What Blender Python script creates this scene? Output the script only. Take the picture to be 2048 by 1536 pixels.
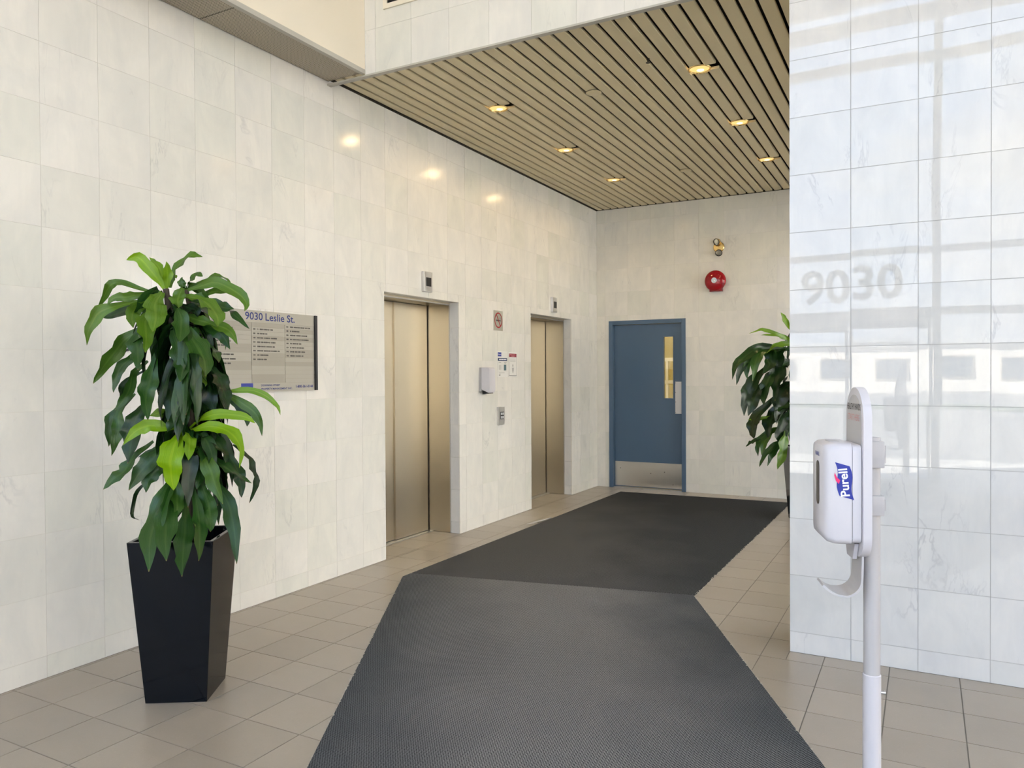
import bpy, bmesh, math, random
from mathutils import Vector, Matrix

for o in list(bpy.data.objects):
    bpy.data.objects.remove(o)
S = bpy.context.scene
C = S.collection
random.seed(7)

# ------------------------------------------------------------------ camera
IW, IH, FPX, CAMH = 2048, 1536, 1528.35, 1.48
YAW, PIT, ROL = math.radians(28.376), math.radians(-0.721), math.radians(-0.330)
CF = Vector((-math.sin(YAW) * math.cos(PIT), math.cos(YAW) * math.cos(PIT), math.sin(PIT)))
_r = CF.cross(Vector((0, 0, 1))).normalized()
_u = _r.cross(CF)
CR = _r * math.cos(ROL) + _u * math.sin(ROL)
CU = -_r * math.sin(ROL) + _u * math.cos(ROL)
CAM = Vector((0, 0, CAMH))
cd = bpy.data.cameras.new('camera')
cd.sensor_width = 36
cd.lens = FPX / IW * 36
cd.clip_start = 0.02
cd.clip_end = 500
cam = bpy.data.objects.new('camera', cd)
C.objects.link(cam)
M3 = Matrix((CR, CU, -CF)).transposed()
cam.matrix_world = Matrix.Translation(CAM) @ M3.to_4x4()
S.camera = cam


def ray(px, py):
    return CF + CR * ((px - IW / 2) / FPX) - CU * ((py - IH / 2) / FPX)


def at(px, py, depth):
    return CAM + ray(px, py) * depth


def proj(P):
    v = Vector(P) - CAM
    d = v.dot(CF)
    if d < 0.05:
        return None
    return IW / 2 + FPX * v.dot(CR) / d, IH / 2 - FPX * v.dot(CU) / d, d


# ------------------------------------------------------------------ view, world, sun
S.view_settings.view_transform = 'Standard'
S.view_settings.look = 'None'
S.view_settings.gamma = 1
S.view_settings.use_curve_mapping = False
S.view_settings.exposure = 1.05

S.cycles.max_bounces = 8
S.cycles.diffuse_bounces = 5
S.cycles.glossy_bounces = 3
SKY = 3.8
w = bpy.data.worlds.new('sky')
S.world = w
w.use_nodes = True
nt = w.node_tree
nt.nodes.clear()


def N(nt, t, **k):
    n = nt.nodes.new(t)
    for a, b in k.items():
        if a == 'inp':
            for i, v in b.items():
                n.inputs[i].default_value = v
        else:
            setattr(n, a, b)
    return n


def ramp(nt, stops, interp='LINEAR'):
    n = nt.nodes.new('ShaderNodeValToRGB')
    n.color_ramp.interpolation = interp
    e = n.color_ramp.elements
    while len(e) > 1:
        e.remove(e[0])
    for i, (p, c) in enumerate(stops):
        c = tuple(c) + (1,) if len(c) == 3 else c
        if i == 0:
            e[0].position = p
            e[0].color = c
        else:
            x = e.new(p)
            x.color = c
    return n


tc = N(nt, 'ShaderNodeTexCoord')
sx = N(nt, 'ShaderNodeSeparateXYZ')
nt.links.new(tc.outputs['Generated'], sx.inputs[0])
gr = ramp(nt, [(0.0, (0.80, 0.88, 1.0)), (0.25, (0.52, 0.70, 0.98)), (1.0, (0.25, 0.45, 0.85))])
nt.links.new(sx.outputs['Z'], gr.inputs[0])
mp = N(nt, 'ShaderNodeMapping', inp={3: (1.0, 1.0, 2.6)})
nt.links.new(tc.outputs['Generated'], mp.inputs[0])
nz = N(nt, 'ShaderNodeTexNoise', inp={'Scale': 2.6, 'Detail': 6.0, 'Roughness': 0.55})
nt.links.new(mp.outputs[0], nz.inputs['Vector'])
cr = ramp(nt, [(0.46, (0, 0, 0)), (0.62, (1, 1, 1))])
nt.links.new(nz.outputs['Fac'], cr.inputs[0])
mx = N(nt, 'ShaderNodeMix', data_type='RGBA', inp={7: (1.0, 0.93, 0.83, 1)})
nt.links.new(cr.outputs[0], mx.inputs[0])
nt.links.new(gr.outputs[0], mx.inputs[6])
bg = N(nt, 'ShaderNodeBackground', inp={1: SKY})
nt.links.new(mx.outputs[2], bg.inputs[0])
wo = N(nt, 'ShaderNodeOutputWorld')
nt.links.new(bg.outputs[0], wo.inputs[0])

sd = bpy.data.lights.new('sun', 'SUN')
sd.energy = 46.0
sd.angle = math.radians(0.6)
sd.color = (1.0, 0.92, 0.81)
sun = bpy.data.objects.new('sun', sd)
C.objects.link(sun)
sun.location = (0, 40, 40)
sun.rotation_euler = Vector((0.60, -0.42, -0.68)).to_track_quat('-Z', 'Y').to_euler()

# ------------------------------------------------------------------ key dimensions (metres)
XL, YB, YC, XR, ZC, ZT, YG, XE = -3.80, 9.40, 4.255, -0.63, 3.625, 6.0, -1.69, 3.80
XK = -3.455                      # face of the bulkhead over the left wall
ZH, ZS = 3.585, 3.600            # header bottom edge, soffit of the bulkhead
E1, E2, EZ = (4.895, 6.003), (7.475, 8.565), 2.148

# daylight portal on the glazing: steers sampling through the window
pd = bpy.data.lights.new('daylight_portal', 'AREA')
pd.shape = 'RECTANGLE'
pd.size, pd.size_y = XE - XL, 5.7
pd.cycles.is_portal = True
po = bpy.data.objects.new('daylight_portal', pd)
C.objects.link(po)
po.location = ((XL + XE) / 2, YG + 0.12, 2.87)
po.rotation_euler = (math.radians(90), 0, 0)
for nm, yc_, zc_, sy_, sz_ in (('side_portal', 1.28, 3.0, 5.9, 5.9), ('hall_portal', 7.0, 1.7, 4.8, 3.4)):
    pd2 = bpy.data.lights.new(nm, 'AREA')
    pd2.shape = 'RECTANGLE'
    pd2.size, pd2.size_y = sz_, sy_
    pd2.cycles.is_portal = True
    po2 = bpy.data.objects.new(nm, pd2)
    C.objects.link(po2)
    po2.location = (XE - 0.12, yc_, zc_)
    po2.rotation_euler = (0, math.radians(90), 0)


# ------------------------------------------------------------------ materials
MATS = {}


def mat(name, col, rough=0.5, metal=0.0, **k):
    m = bpy.data.materials.new(name)
    m.use_nodes = True
    b = m.node_tree.nodes['Principled BSDF']
    b.inputs['Base Color'].default_value = (*col, 1)
    b.inputs['Roughness'].default_value = rough
    b.inputs['Metallic'].default_value = metal
    for a, v in k.items():
        b.inputs[a].default_value = v
    MATS[name] = m
    return m


def mixrgb(nt, f, a, b):
    n = nt.nodes.new('ShaderNodeMix')
    n.data_type = 'RGBA'
    for s, v in ((0, f), (6, a), (7, b)):
        if isinstance(v, bpy.types.NodeSocket):
            nt.links.new(v, n.inputs[s])
        elif s == 0:
            n.inputs[0].default_value = v
        else:
            n.inputs[s].default_value = (*v, 1)
    return n.outputs[2]


def mathn(nt, op, a, b=None, c=None):
    n = nt.nodes.new('ShaderNodeMath')
    n.operation = op
    for i, v in enumerate((a, b, c)):
        if v is None:
            continue
        if isinstance(v, bpy.types.NodeSocket):
            nt.links.new(v, n.inputs[i])
        else:
            n.inputs[i].default_value = v
    return n.outputs[0]


def noise(nt, vec, scale, detail=3, rough=0.5, dist=0.0):
    n = N(nt, 'ShaderNodeTexNoise', inp={'Scale': scale, 'Detail': detail, 'Roughness': rough, 'Distortion': dist})
    if vec is not None:
        nt.links.new(vec, n.inputs['Vector'])
    return n.outputs['Fac']


def rmp(nt, fac, stops, interp='LINEAR'):
    n = ramp(nt, [(p, (c, c, c) if not hasattr(c, '__len__') else c) for p, c in stops], interp)
    nt.links.new(fac, n.inputs[0])
    return n.outputs[0]


def piece_random(nt):
    oi = nt.nodes.new('ShaderNodeObjectInfo')
    ge = nt.nodes.new('ShaderNodeNewGeometry')
    return mathn(nt, 'FRACT', mathn(nt, 'ADD', oi.outputs['Random'], mathn(nt, 'MULTIPLY', ge.outputs['Random Per Island'], 7.31)))


def piece_coords(nt, rnd, scale):
    tc = nt.nodes.new('ShaderNodeTexCoord')
    cb = nt.nodes.new('ShaderNodeCombineXYZ')
    for i, k in enumerate((37.1, 61.7, 23.3)):
        nt.links.new(mathn(nt, 'MULTIPLY', rnd, k), cb.inputs[i])
    va = nt.nodes.new('ShaderNodeVectorMath')
    va.operation = 'ADD'
    nt.links.new(tc.outputs['Object'], va.inputs[0])
    nt.links.new(cb.outputs[0], va.inputs[1])
    mp = N(nt, 'ShaderNodeMapping', inp={3: scale})
    nt.links.new(va.outputs[0], mp.inputs[0])
    return mp.outputs[0]


def marble(name, base, cloud, vein, var=0.10, green=0.05, rough=0.07, vs=0.35):
    m = mat(name, base, rough)
    nt = m.node_tree
    b = nt.nodes['Principled BSDF']
    r = piece_random(nt)
    v = piece_coords(nt, r, (1.0, 1.0, 0.55))
    vz = piece_coords(nt, r, (1.0, 1.0, 0.30))
    cl = rmp(nt, noise(nt, v, 5.0, 4, 0.6, 0.6), [(0.35, 0.0), (0.7, 1.0)])
    c1 = mixrgb(nt, cl, base, cloud)
    # fine vertical smear
    st = rmp(nt, noise(nt, piece_coords(nt, r, (1, 1, 0.12)), 34.0, 3, 0.6), [(0.48, 0.0), (0.78, 1.0)])
    c1 = mixrgb(nt, mathn(nt, 'MULTIPLY', st, 0.35), c1, cloud)
    # thin veins
    n1 = noise(nt, vz, 4.2, 5, 0.62, 0.9)
    ab = mathn(nt, 'ABSOLUTE', mathn(nt, 'SUBTRACT', n1, 0.5))
    thin = rmp(nt, ab, [(0.0, 1.0), (0.007, 0.55), (0.018, 0.0)])
    mask = rmp(nt, noise(nt, v, 3.1, 2), [(0.54, 0.0), (0.70, 1.0)])
    vv = mathn(nt, 'MULTIPLY', thin, mask)
    c2 = mixrgb(nt, mathn(nt, 'MULTIPLY', vv, vs), c1, vein)
    # short flecks
    fl = rmp(nt, noise(nt, piece_coords(nt, r, (1, 1, 0.4)), 22.0, 3, 0.65, 0.4), [(0.68, 0.0), (0.76, 1.0)])
    c2 = mixrgb(nt, mathn(nt, 'MULTIPLY', fl, 0.14), c2, vein)
    # tone of each piece
    tone = rmp(nt, r, [(0.0, (1, 1, 1)), (0.35, (1 - var * .4,) * 3), (0.7, (1 - var * .7, 1 - var * .62, 1 - var * .85)), (1.0, (1 - var - green, 1 - var, 1 - var - green * 1.2))])
    mm = nt.nodes.new('ShaderNodeMix')
    mm.data_type = 'RGBA'
    mm.blend_type = 'MULTIPLY'
    mm.inputs[0].default_value = 1
    nt.links.new(c2, mm.inputs[6])
    nt.links.new(tone, mm.inputs[7])
    nt.links.new(mm.outputs[2], b.inputs['Base Color'])
    return m


M_MARBLE = marble('white_marble', (0.80, 0.774, 0.722), (0.71, 0.695, 0.66), (0.40, 0.40, 0.41), var=0.055, green=0.018, rough=0.16)
M_MARBLE.node_tree.nodes['Principled BSDF'].inputs['IOR'].default_value = 1.40
M_MARBLE_C = marble('white_marble_pale', (0.75, 0.74, 0.725), (0.66, 0.66, 0.66), (0.38, 0.38, 0.41), var=0.03, green=0.005, rough=0.003, vs=0.5)
M_MARBLE_C.node_tree.nodes['Principled BSDF'].inputs['IOR'].default_value = 1.64
M_GROUT = mat('grout', (0.66, 0.63, 0.57), 0.8)
M_GROUT_C = mat('grout_grey', (0.47, 0.46, 0.45), 0.8)
M_FGROUT = mat('floor_grout', (0.25, 0.225, 0.19), 0.8)
M_CREAM = mat('cream_paint', (0.80, 0.73, 0.60), 0.6)
M_WHITE = mat('white_paint', (0.82, 0.80, 0.76), 0.7)
M_SLAT = mat('beige_metal', (0.66, 0.565, 0.355), 0.45)
M_FILL = mat('brown_filler', (0.040, 0.032, 0.018), 0.7)
M_VOID = mat('plenum_black', (0.006, 0.006, 0.006), 0.9)
M_TRIM = mat('grey_trim', (0.46, 0.44, 0.38), 0.4)
M_BLUE = mat('blue_grey_paint', (0.070, 0.125, 0.205), 0.28)
M_ALU = mat('brushed_aluminium', (0.66, 0.65, 0.64), 0.35, 1.0)
M_PLATE = mat('white_plate', (0.70, 0.70, 0.72), 0.35)
M_DARK = mat('black_plastic', (0.012, 0.012, 0.013), 0.35)
M_BRASS = mat('brass', (0.70, 0.50, 0.20), 0.25, 1.0)
M_GOLD = mat('gold_reflector', (0.80, 0.52, 0.20), 0.35, 0.6)
M_RED = mat('red_enamel', (0.32, 0.006, 0.012), 0.12)
M_WPL = mat('white_plastic', (0.63, 0.61, 0.645), 0.32)
M_WPL2 = mat('off_white_plastic', (0.50, 0.485, 0.49), 0.35)
M_GLOB = mat('silvered_lens', (0.75, 0.73, 0.62), 0.08, 0.7)
M_LENS = mat('dark_lens', (0.05, 0.05, 0.055), 0.1)
M_PBLUE = mat('logo_blue', (0.008, 0.025, 0.30), 0.35)
M_PINK = mat('logo_pink', (0.80, 0.02, 0.16), 0.35)
M_INKW = mat('white_ink', (0.85, 0.85, 0.88), 0.4)
M_INKK = mat('dark_ink', (0.03, 0.028, 0.025), 0.5)
M_INKB = mat('blue_ink', (0.007, 0.022, 0.16), 0.45)
M_INKR = mat('pale_red_ink', (0.60, 0.25, 0.25), 0.45)
M_CRED = mat('crimson_ink', (0.26, 0.012, 0.04), 0.5)
M_NAVY = mat('navy_ink', (0.012, 0.045, 0.12), 0.5)
M_TEAL = mat('teal_ink', (0.10, 0.18, 0.21), 0.5)
M_PAPER = mat('paper', (0.72, 0.71, 0.68), 0.5)
M_LGREY = mat('light_grey_ink', (0.45, 0.44, 0.43), 0.6)
M_SOIL = mat('soil', (0.02, 0.014, 0.01), 0.95)
M_POT = mat('black_lacquer', (0.003, 0.004, 0.006), 0.10, IOR=1.33)
M_BARK = mat('cane_bark', (0.05, 0.038, 0.022), 0.8)
M_FRAME = mat('window_aluminium', (0.10, 0.10, 0.105), 0.4)
M_FRAME2 = mat('beige_frame_sunlit_bar', (0.46, 0.38, 0.28), 0.5)
M_STAIR = mat('yellow_stairwell_paint', (0.58, 0.47, 0.14), 0.6)
M_TAPE = mat('white_tape', (0.88, 0.86, 0.86), 0.35)
M_FRAY = mat('frayed_thread', (0.52, 0.48, 0.40), 0.9)
M_BUILD = mat('pale_cladding', (0.78, 0.71, 0.61), 0.7)
M_BWIN = mat('far_window_glass', (0.05, 0.07, 0.09), 0.1)
M_ASPH = mat('asphalt', (0.22, 0.205, 0.185), 0.9)
M_WALK = mat('concrete', (0.50, 0.46, 0.40), 0.9)
M_LAWN = mat('grass', (0.09, 0.12, 0.05), 0.95)
M_COMP = mat('compacted_roof', (0.4, 0.4, 0.4), 0.8)
M_SILV = mat('silver_strip', (0.40, 0.375, 0.315), 0.38, 0.1)
M_SILV2 = mat('silver_strip_dull', (0.35, 0.325, 0.265), 0.42, 0.1)


def emission(name, col, s):
    m = mat(name, (0, 0, 0), 0.5)
    b = m.node_tree.nodes['Principled BSDF']
    b.inputs['Emission Color'].default_value = (*col, 1)
    b.inputs['Emission Strength'].default_value = s
    return m


M_BULB = emission('lamp_bulb', (1.0, 0.86, 0.62), 1.2)
M_LENSW = emission('warm_lens', (1.0, 0.60, 0.20), 0.62)


def stainless(name):
    m = mat(name, (0.60, 0.525, 0.40), 0.30, 1.0)
    nt = m.node_tree
    b = nt.nodes['Principled BSDF']
    tc = nt.nodes.new('ShaderNodeTexCoord')
    mp = N(nt, 'ShaderNodeMapping', inp={3: (60, 60, 1.2)})
    nt.links.new(tc.outputs['Object'], mp.inputs[0])
    n = noise(nt, mp.outputs[0], 9.0, 4, 0.6)
    nt.links.new(rmp(nt, n, [(0.3, 0.275), (0.7, 0.315)]), b.inputs['Roughness'])
    b.inputs['Anisotropic'].default_value = 0.7
    bp = N(nt, 'ShaderNodeBump', inp={'Strength': 0.008, 'Distance': 0.001})
    nt.links.new(n, bp.inputs['Height'])
    nt.links.new(bp.outputs[0], b.inputs['Normal'])
    return m


M_STEEL = stainless('brushed_stainless')
M_KICK = stainless('scuffed_stainless')
M_KICK.node_tree.nodes['Principled BSDF'].inputs['Base Color'].default_value = (0.66, 0.63, 0.58, 1)


def floor_mat():
    m = mat('beige_floor_tile', (0.36, 0.31, 0.245), 0.28)
    nt = m.node_tree
    b = nt.nodes['Principled BSDF']
    r = piece_random(nt)
    v = piece_coords(nt, r, (1, 1, 1))
    base = mixrgb(nt, rmp(nt, noise(nt, v, 6, 4, 0.6), [(0.3, 0.0), (0.7, 1.0)]), (0.385, 0.330, 0.258), (0.402, 0.346, 0.275))
    sp = rmp(nt, noise(nt, v, 170, 1, 0.5), [(0.62, 0.0), (0.74, 1.0)])
    c = mixrgb(nt, mathn(nt, 'MULTIPLY', sp, 0.12), base, (0.58, 0.52, 0.44))
    sp2 = rmp(nt, noise(nt, v, 130, 1, 0.5), [(0.66, 0.0), (0.76, 1.0)])
    c = mixrgb(nt, mathn(nt, 'MULTIPLY', sp2, 0.10), c, (0.16, 0.13, 0.10))
    mm = nt.nodes.new('ShaderNodeMix')
    mm.data_type = 'RGBA'
    mm.blend_type = 'MULTIPLY'
    mm.inputs[0].default_value = 1
    nt.links.new(c, mm.inputs[6])
    nt.links.new(rmp(nt, r, [(0.0, 0.93), (1.0, 1.05)]), mm.inputs[7])
    nt.links.new(mm.outputs[2], b.inputs['Base Color'])
    return m


M_FLOOR = floor_mat()


def carpet(name, ang, k, track):
    m = mat(name, (0.05, 0.05, 0.05), 0.95)
    nt = m.node_tree
    b = nt.nodes['Principled BSDF']
    b.inputs['Specular IOR Level'].default_value = 0.15
    tc = nt.nodes.new('ShaderNodeTexCoord')
    mp = N(nt, 'ShaderNodeMapping', inp={2: (0, 0, ang)})
    nt.links.new(tc.outputs['Object'], mp.inputs[0])
    sx = nt.nodes.new('ShaderNodeSeparateXYZ')
    nt.links.new(mp.outputs[0], sx.inputs[0])
    wob = noise(nt, mp.outputs[0], 60, 2)
    wx = mathn(nt, 'ADD', sx.outputs[0], mathn(nt, 'MULTIPLY', wob, 0.004))
    wy = mathn(nt, 'ADD', sx.outputs[1], mathn(nt, 'MULTIPLY', wob, 0.004))
    a = mathn(nt, 'SINE', mathn(nt, 'MULTIPLY', wx, 2 * math.pi / 0.0088))
    row = mathn(nt, 'FLOOR', mathn(nt, 'DIVIDE', wx, 0.0088))
    ph = mathn(nt, 'MULTIPLY', row, 2.4)
    c = mathn(nt, 'SINE', mathn(nt, 'ADD', mathn(nt, 'MULTIPLY', wy, 2 * math.pi / 0.0100), ph))
    h = mathn(nt, 'ADD', mathn(nt, 'MULTIPLY', a, 0.30), mathn(nt, 'MULTIPLY', c, 0.22))
    h = mathn(nt, 'ADD', h, mathn(nt, 'MULTIPLY', noise(nt, mp.outputs[0], 420, 2, 0.7), 1.1))
    f = rmp(nt, h, [(0.25, 0.0), (0.80, 1.0)])
    # worn track along the walked middle
    tn, t0, tw = track
    so = nt.nodes.new('ShaderNodeSeparateXYZ')
    nt.links.new(tc.outputs['Object'], so.inputs[0])
    du = mathn(nt, 'SUBTRACT', mathn(nt, 'ADD', mathn(nt, 'MULTIPLY', so.outputs[0], tn[0]), mathn(nt, 'MULTIPLY', so.outputs[1], tn[1])), t0)
    du = mathn(nt, 'DIVIDE', mathn(nt, 'ABSOLUTE', du), tw)
    du = mathn(nt, 'ADD', du, mathn(nt, 'MULTIPLY', mathn(nt, 'SUBTRACT', noise(nt, tc.outputs['Object'], 1.6, 3, 0.5), 0.5), 0.9))
    ws = rmp(nt, du, [(0.25, 1.0), (1.0, 0.0)])
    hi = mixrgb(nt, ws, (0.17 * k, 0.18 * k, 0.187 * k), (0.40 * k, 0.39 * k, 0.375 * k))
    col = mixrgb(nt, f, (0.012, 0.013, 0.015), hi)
    nt.links.new(col, b.inputs['Base Color'])
    bp = N(nt, 'ShaderNodeBump', inp={'Strength': 0.5, 'Distance': 0.004})
    nt.links.new(h, bp.inputs['Height'])
    nt.links.new(bp.outputs[0], b.inputs['Normal'])
    return m


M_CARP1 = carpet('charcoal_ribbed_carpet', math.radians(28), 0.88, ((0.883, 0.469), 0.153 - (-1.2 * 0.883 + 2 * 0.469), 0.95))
M_CARP2 = carpet('charcoal_ribbed_carpet_far', 0.0, 0.42, ((0.90, 0.43), -1.20, 1.5))  # far carpet's darker look from sheen put into its base colour


def perforated():
    m = mat('perforated_metal', (0.55, 0.49, 0.38), 0.5)
    nt = m.node_tree
    b = nt.nodes['Principled BSDF']
    tc = nt.nodes.new('ShaderNodeTexCoord')
    sx = nt.nodes.new('ShaderNodeSeparateXYZ')
    nt.links.new(tc.outputs['Object'], sx.inputs[0])
    k = 2 * math.pi / 0.0125
    a = mathn(nt, 'SINE', mathn(nt, 'MULTIPLY', sx.outputs[0], k))
    c = mathn(nt, 'SINE', mathn(nt, 'MULTIPLY', sx.outputs[1], k))
    h = mathn(nt, 'ADD', a, c)
    hole = rmp(nt, mathn(nt, 'MULTIPLY', h, 0.5), [(0.12, 0.0), (0.32, 1.0)])
    nt.links.new(mixrgb(nt, hole, (0.50, 0.44, 0.335), (0.10, 0.085, 0.06)), b.inputs['Base Color'])
    return m


M_PERF = perforated()


def leaf_mat():
    m = mat('corn_plant_leaf', (0.05, 0.15, 0.02), 0.24)
    nt = m.node_tree
    b = nt.nodes['Principled BSDF']
    oi = nt.nodes.new('ShaderNodeObjectInfo')
    sc = nt.nodes.new('ShaderNodeSeparateColor')
    nt.links.new(oi.outputs['Color'], sc.inputs[0])
    tone = sc.outputs[0]  # leaf age from lime to dark green, partly light and shade put in
    uv = nt.nodes.new('ShaderNodeTexCoord')
    sx = nt.nodes.new('ShaderNodeSeparateXYZ')
    nt.links.new(uv.outputs['UV'], sx.inputs[0])
    ax = mathn(nt, 'ABSOLUTE', mathn(nt, 'SUBTRACT', sx.outputs[0], 0.5))
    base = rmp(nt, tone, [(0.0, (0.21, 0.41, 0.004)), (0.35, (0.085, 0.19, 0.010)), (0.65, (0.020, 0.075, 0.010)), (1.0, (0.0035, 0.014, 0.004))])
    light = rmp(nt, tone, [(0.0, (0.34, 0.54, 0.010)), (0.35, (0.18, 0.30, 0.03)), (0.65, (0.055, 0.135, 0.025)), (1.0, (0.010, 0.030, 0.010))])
    mp = N(nt, 'ShaderNodeMapping', inp={3: (14, 0.7, 1)})
    nt.links.new(uv.outputs['UV'], mp.inputs[0])
    st = rmp(nt, noise(nt, mp.outputs[0], 2.0, 3, 0.6), [(0.40, 0.0), (0.72, 1.0)])
    c = mixrgb(nt, mathn(nt, 'MULTIPLY', st, 0.55), base, light)
    mid = rmp(nt, ax, [(0.0, 1.0), (0.035, 0.8), (0.075, 0.0)])
    c = mixrgb(nt, mathn(nt, 'MULTIPLY', mid, 0.6), c, light)
    tip = rmp(nt, sx.outputs[1], [(0.975, 0.0), (0.995, 1.0)])
    c = mixrgb(nt, mathn(nt, 'MULTIPLY', tip, 0.6), c, (0.25, 0.17, 0.05))
    nt.links.new(c, b.inputs['Base Color'])
    tr = nt.nodes.new('ShaderNodeBsdfTranslucent')
    nt.links.new(c, tr.inputs[0])
    ms = nt.nodes.new('ShaderNodeMixShader')
    ms.inputs[0].default_value = 0.22
    nt.links.new(b.outputs[0], ms.inputs[1])
    nt.links.new(tr.outputs[0], ms.inputs[2])
    nt.links.new(ms.outputs[0], nt.nodes['Material Output'].inputs[0])
    bp = N(nt, 'ShaderNodeBump', inp={'Strength': 0.25, 'Distance': 0.002})
    nt.links.new(st, bp.inputs['Height'])
    nt.links.new(bp.outputs[0], b.inputs['Normal'])
    return m


M_LEAF = leaf_mat()
M_LEAF.node_tree.nodes['Principled BSDF'].inputs['Roughness'].default_value = 0.19


def glass(name, tint=(0.93, 0.96, 0.95), refl=0.07):
    m = bpy.data.materials.new(name)
    m.use_nodes = True
    nt = m.node_tree
    nt.nodes.clear()
    t = N(nt, 'ShaderNodeBsdfTransparent', inp={0: (*tint, 1)})
    g = N(nt, 'ShaderNodeBsdfGlossy', inp={0: (1, 1, 1, 1), 1: 0.0})
    x = N(nt, 'ShaderNodeMixShader', inp={0: refl})
    o = N(nt, 'ShaderNodeOutputMaterial')
    nt.links.new(t.outputs[0], x.inputs[1])
    nt.links.new(g.outputs[0], x.inputs[2])
    nt.links.new(x.outputs[0], o.inputs[0])
    return m


M_GLASS = glass('window_glass', (0.68, 0.705, 0.73))
M_GLASS2 = glass('clear_window_glass', (0.96, 0.97, 0.96), 0.04)
M_GLASS4 = glass('added_hall_glass', (0.76, 0.81, 0.87))
M_GLASS3 = glass('added_side_glass', (0.50, 0.51, 0.52))
M_WIRE = glass('door_glass', (0.85, 0.85, 0.78), 0.08)


# ------------------------------------------------------------------ builders
def worldloc(o):
    v = Vector((0, 0, 0))
    while o is not None:
        v = v + o.location
        o = o.parent
    return v


class MB:
    def __init__(s):
        s.v, s.f, s.uv = [], [], None

    def box(s, x0, x1, y0, y1, z0, z1):
        i = len(s.v)
        s.v += [(x, y, z) for z in (z0, z1) for y in (y0, y1) for x in (x0, x1)]
        s.f += [tuple(i + k for k in q) for q in ((0, 2, 3, 1), (4, 5, 7, 6), (0, 1, 5, 4), (2, 6, 7, 3), (0, 4, 6, 2), (1, 3, 7, 5))]
        return s

    def poly(s, pts):
        i = len(s.v)
        s.v += [tuple(p) for p in pts]
        s.f.append(tuple(range(i, i + len(pts))))
        return s

    def prism(s, pts, d):
        """extrude polygon pts by vector d"""
        d = Vector(d)
        i, n = len(s.v), len(pts)
        s.v += [tuple(p) for p in pts] + [tuple(Vector(p) + d) for p in pts]
        s.f += [tuple(range(i + n - 1, i - 1, -1)), tuple(range(i + n, i + 2 * n))]
        for k in range(n):
            j = (k + 1) % n
            s.f.append((i + k, i + j, i + n + j, i + n + k))
        return s

    def lathe(s, prof, c, ax=(0, 0, 1), seg=24, cap=True):
        """profile [(r, h)] about axis ax at c"""
        ax = Vector(ax).normalized()
        e = Vector((1, 0, 0)) if abs(ax.x) < 0.8 else Vector((0, 1, 0))
        u = (e - ax * e.dot(ax)).normalized()
        v = ax.cross(u)
        c = Vector(c)
        i = len(s.v)
        for r, h in prof:
            for k in range(seg):
                a = 2 * math.pi * k / seg
                s.v.append(tuple(c + ax * h + (u * math.cos(a) + v * math.sin(a)) * r))
        for j in range(len(prof) - 1):
            for k in range(seg):
                a, b = i + j * seg + k, i + j * seg + (k + 1) % seg
                s.f.append((a, b, b + seg, a + seg))
        if cap:
            if prof[0][0] > 1e-6:
                s.f.append(tuple(i + k for k in range(seg - 1, -1, -1)))
            if prof[-1][0] > 1e-6:
                s.f.append(tuple(i + (len(prof) - 1) * seg + k for k in range(seg)))
        return s

    def tube(s, pts, r, seg=10):
        pts = [Vector(p) for p in pts]
        i = len(s.v)
        n = len(pts)
        rr = r if hasattr(r, '__len__') else [r] * n
        up = Vector((0.3, 0.2, 1)).normalized()
        for k, p in enumerate(pts):
            t = (pts[min(k + 1, n - 1)] - pts[max(k - 1, 0)]).normalized()
            a = up - t * up.dot(t)
            if a.length < 0.1:
                a = Vector((1, 0, 0)) - t * t.x
            a.normalize()
            b = t.cross(a)
            for q in range(seg):
                w = 2 * math.pi * q / seg
                s.v.append(tuple(p + (a * math.cos(w) + b * math.sin(w)) * rr[k]))
        for k in range(n - 1):
            for q in range(seg):
                a, b = i + k * seg + q, i + k * seg + (q + 1) % seg
                s.f.append((a, b, b + seg, a + seg))
        s.f.append(tuple(i + q for q in range(seg - 1, -1, -1)))
        s.f.append(tuple(i + (n - 1) * seg + q for q in range(seg)))
        return s

    def build(s, name, m, parent=None, smooth=False, bevel=0.0, local=False, loc=None, bseg=2):
        off = Vector((0, 0, 0))
        if parent is not None and not local:
            off = worldloc(parent)
        if loc is not None:
            off = off + (Vector(loc) - off)
        me = bpy.data.meshes.new(name)
        me.from_pydata([tuple(Vector(p) - off) for p in s.v], [], s.f)
        if s.uv:
            l = me.uv_layers.new(name='UVMap')
            for p in me.polygons:
                for li in p.loop_indices:
                    l.data[li].uv = s.uv[me.loops[li].vertex_index]
        bm = bmesh.new()
        bm.from_mesh(me)
        bmesh.ops.recalc_face_normals(bm, faces=bm.faces)
        if bevel:
            es = [e for e in bm.edges if len(e.link_faces) == 2 and e.calc_face_angle(0) > 0.6]
            bmesh.ops.bevel(bm, geom=es, offset=bevel, segments=bseg, affect='EDGES', profile=0.7, clamp_overlap=True)
        bm.to_mesh(me)
        bm.free()
        if smooth:
            for p in me.polygons:
                p.use_smooth = True
            try:
                me.set_sharp_from_angle(angle=math.radians(40))
            except Exception:
                pass
        me.materials.append(m)
        o = bpy.data.objects.new(name, me)
        C.objects.link(o)
        if parent is not None:
            o.parent = parent
        if loc is not None:
            o.location = Vector(loc) - (worldloc(parent) if parent else Vector((0, 0, 0)))
        return o


def tag(o, label=None, cat=None, group=None, kind=None):
    if label:
        o['label'] = label
    if cat:
        o['category'] = cat
    if group:
        o['group'] = group
    if kind:
        o['kind'] = kind
    return o


def thing(name, label, cat, loc=(0, 0, 0), rz=0.0, group=None, kind=None):
    o = bpy.data.objects.new(name, None)
    o.empty_display_size = 0.1
    C.objects.link(o)
    o.location = loc
    o.rotation_euler = (0, 0, rz)
    return tag(o, label, cat, group, kind)


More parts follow.
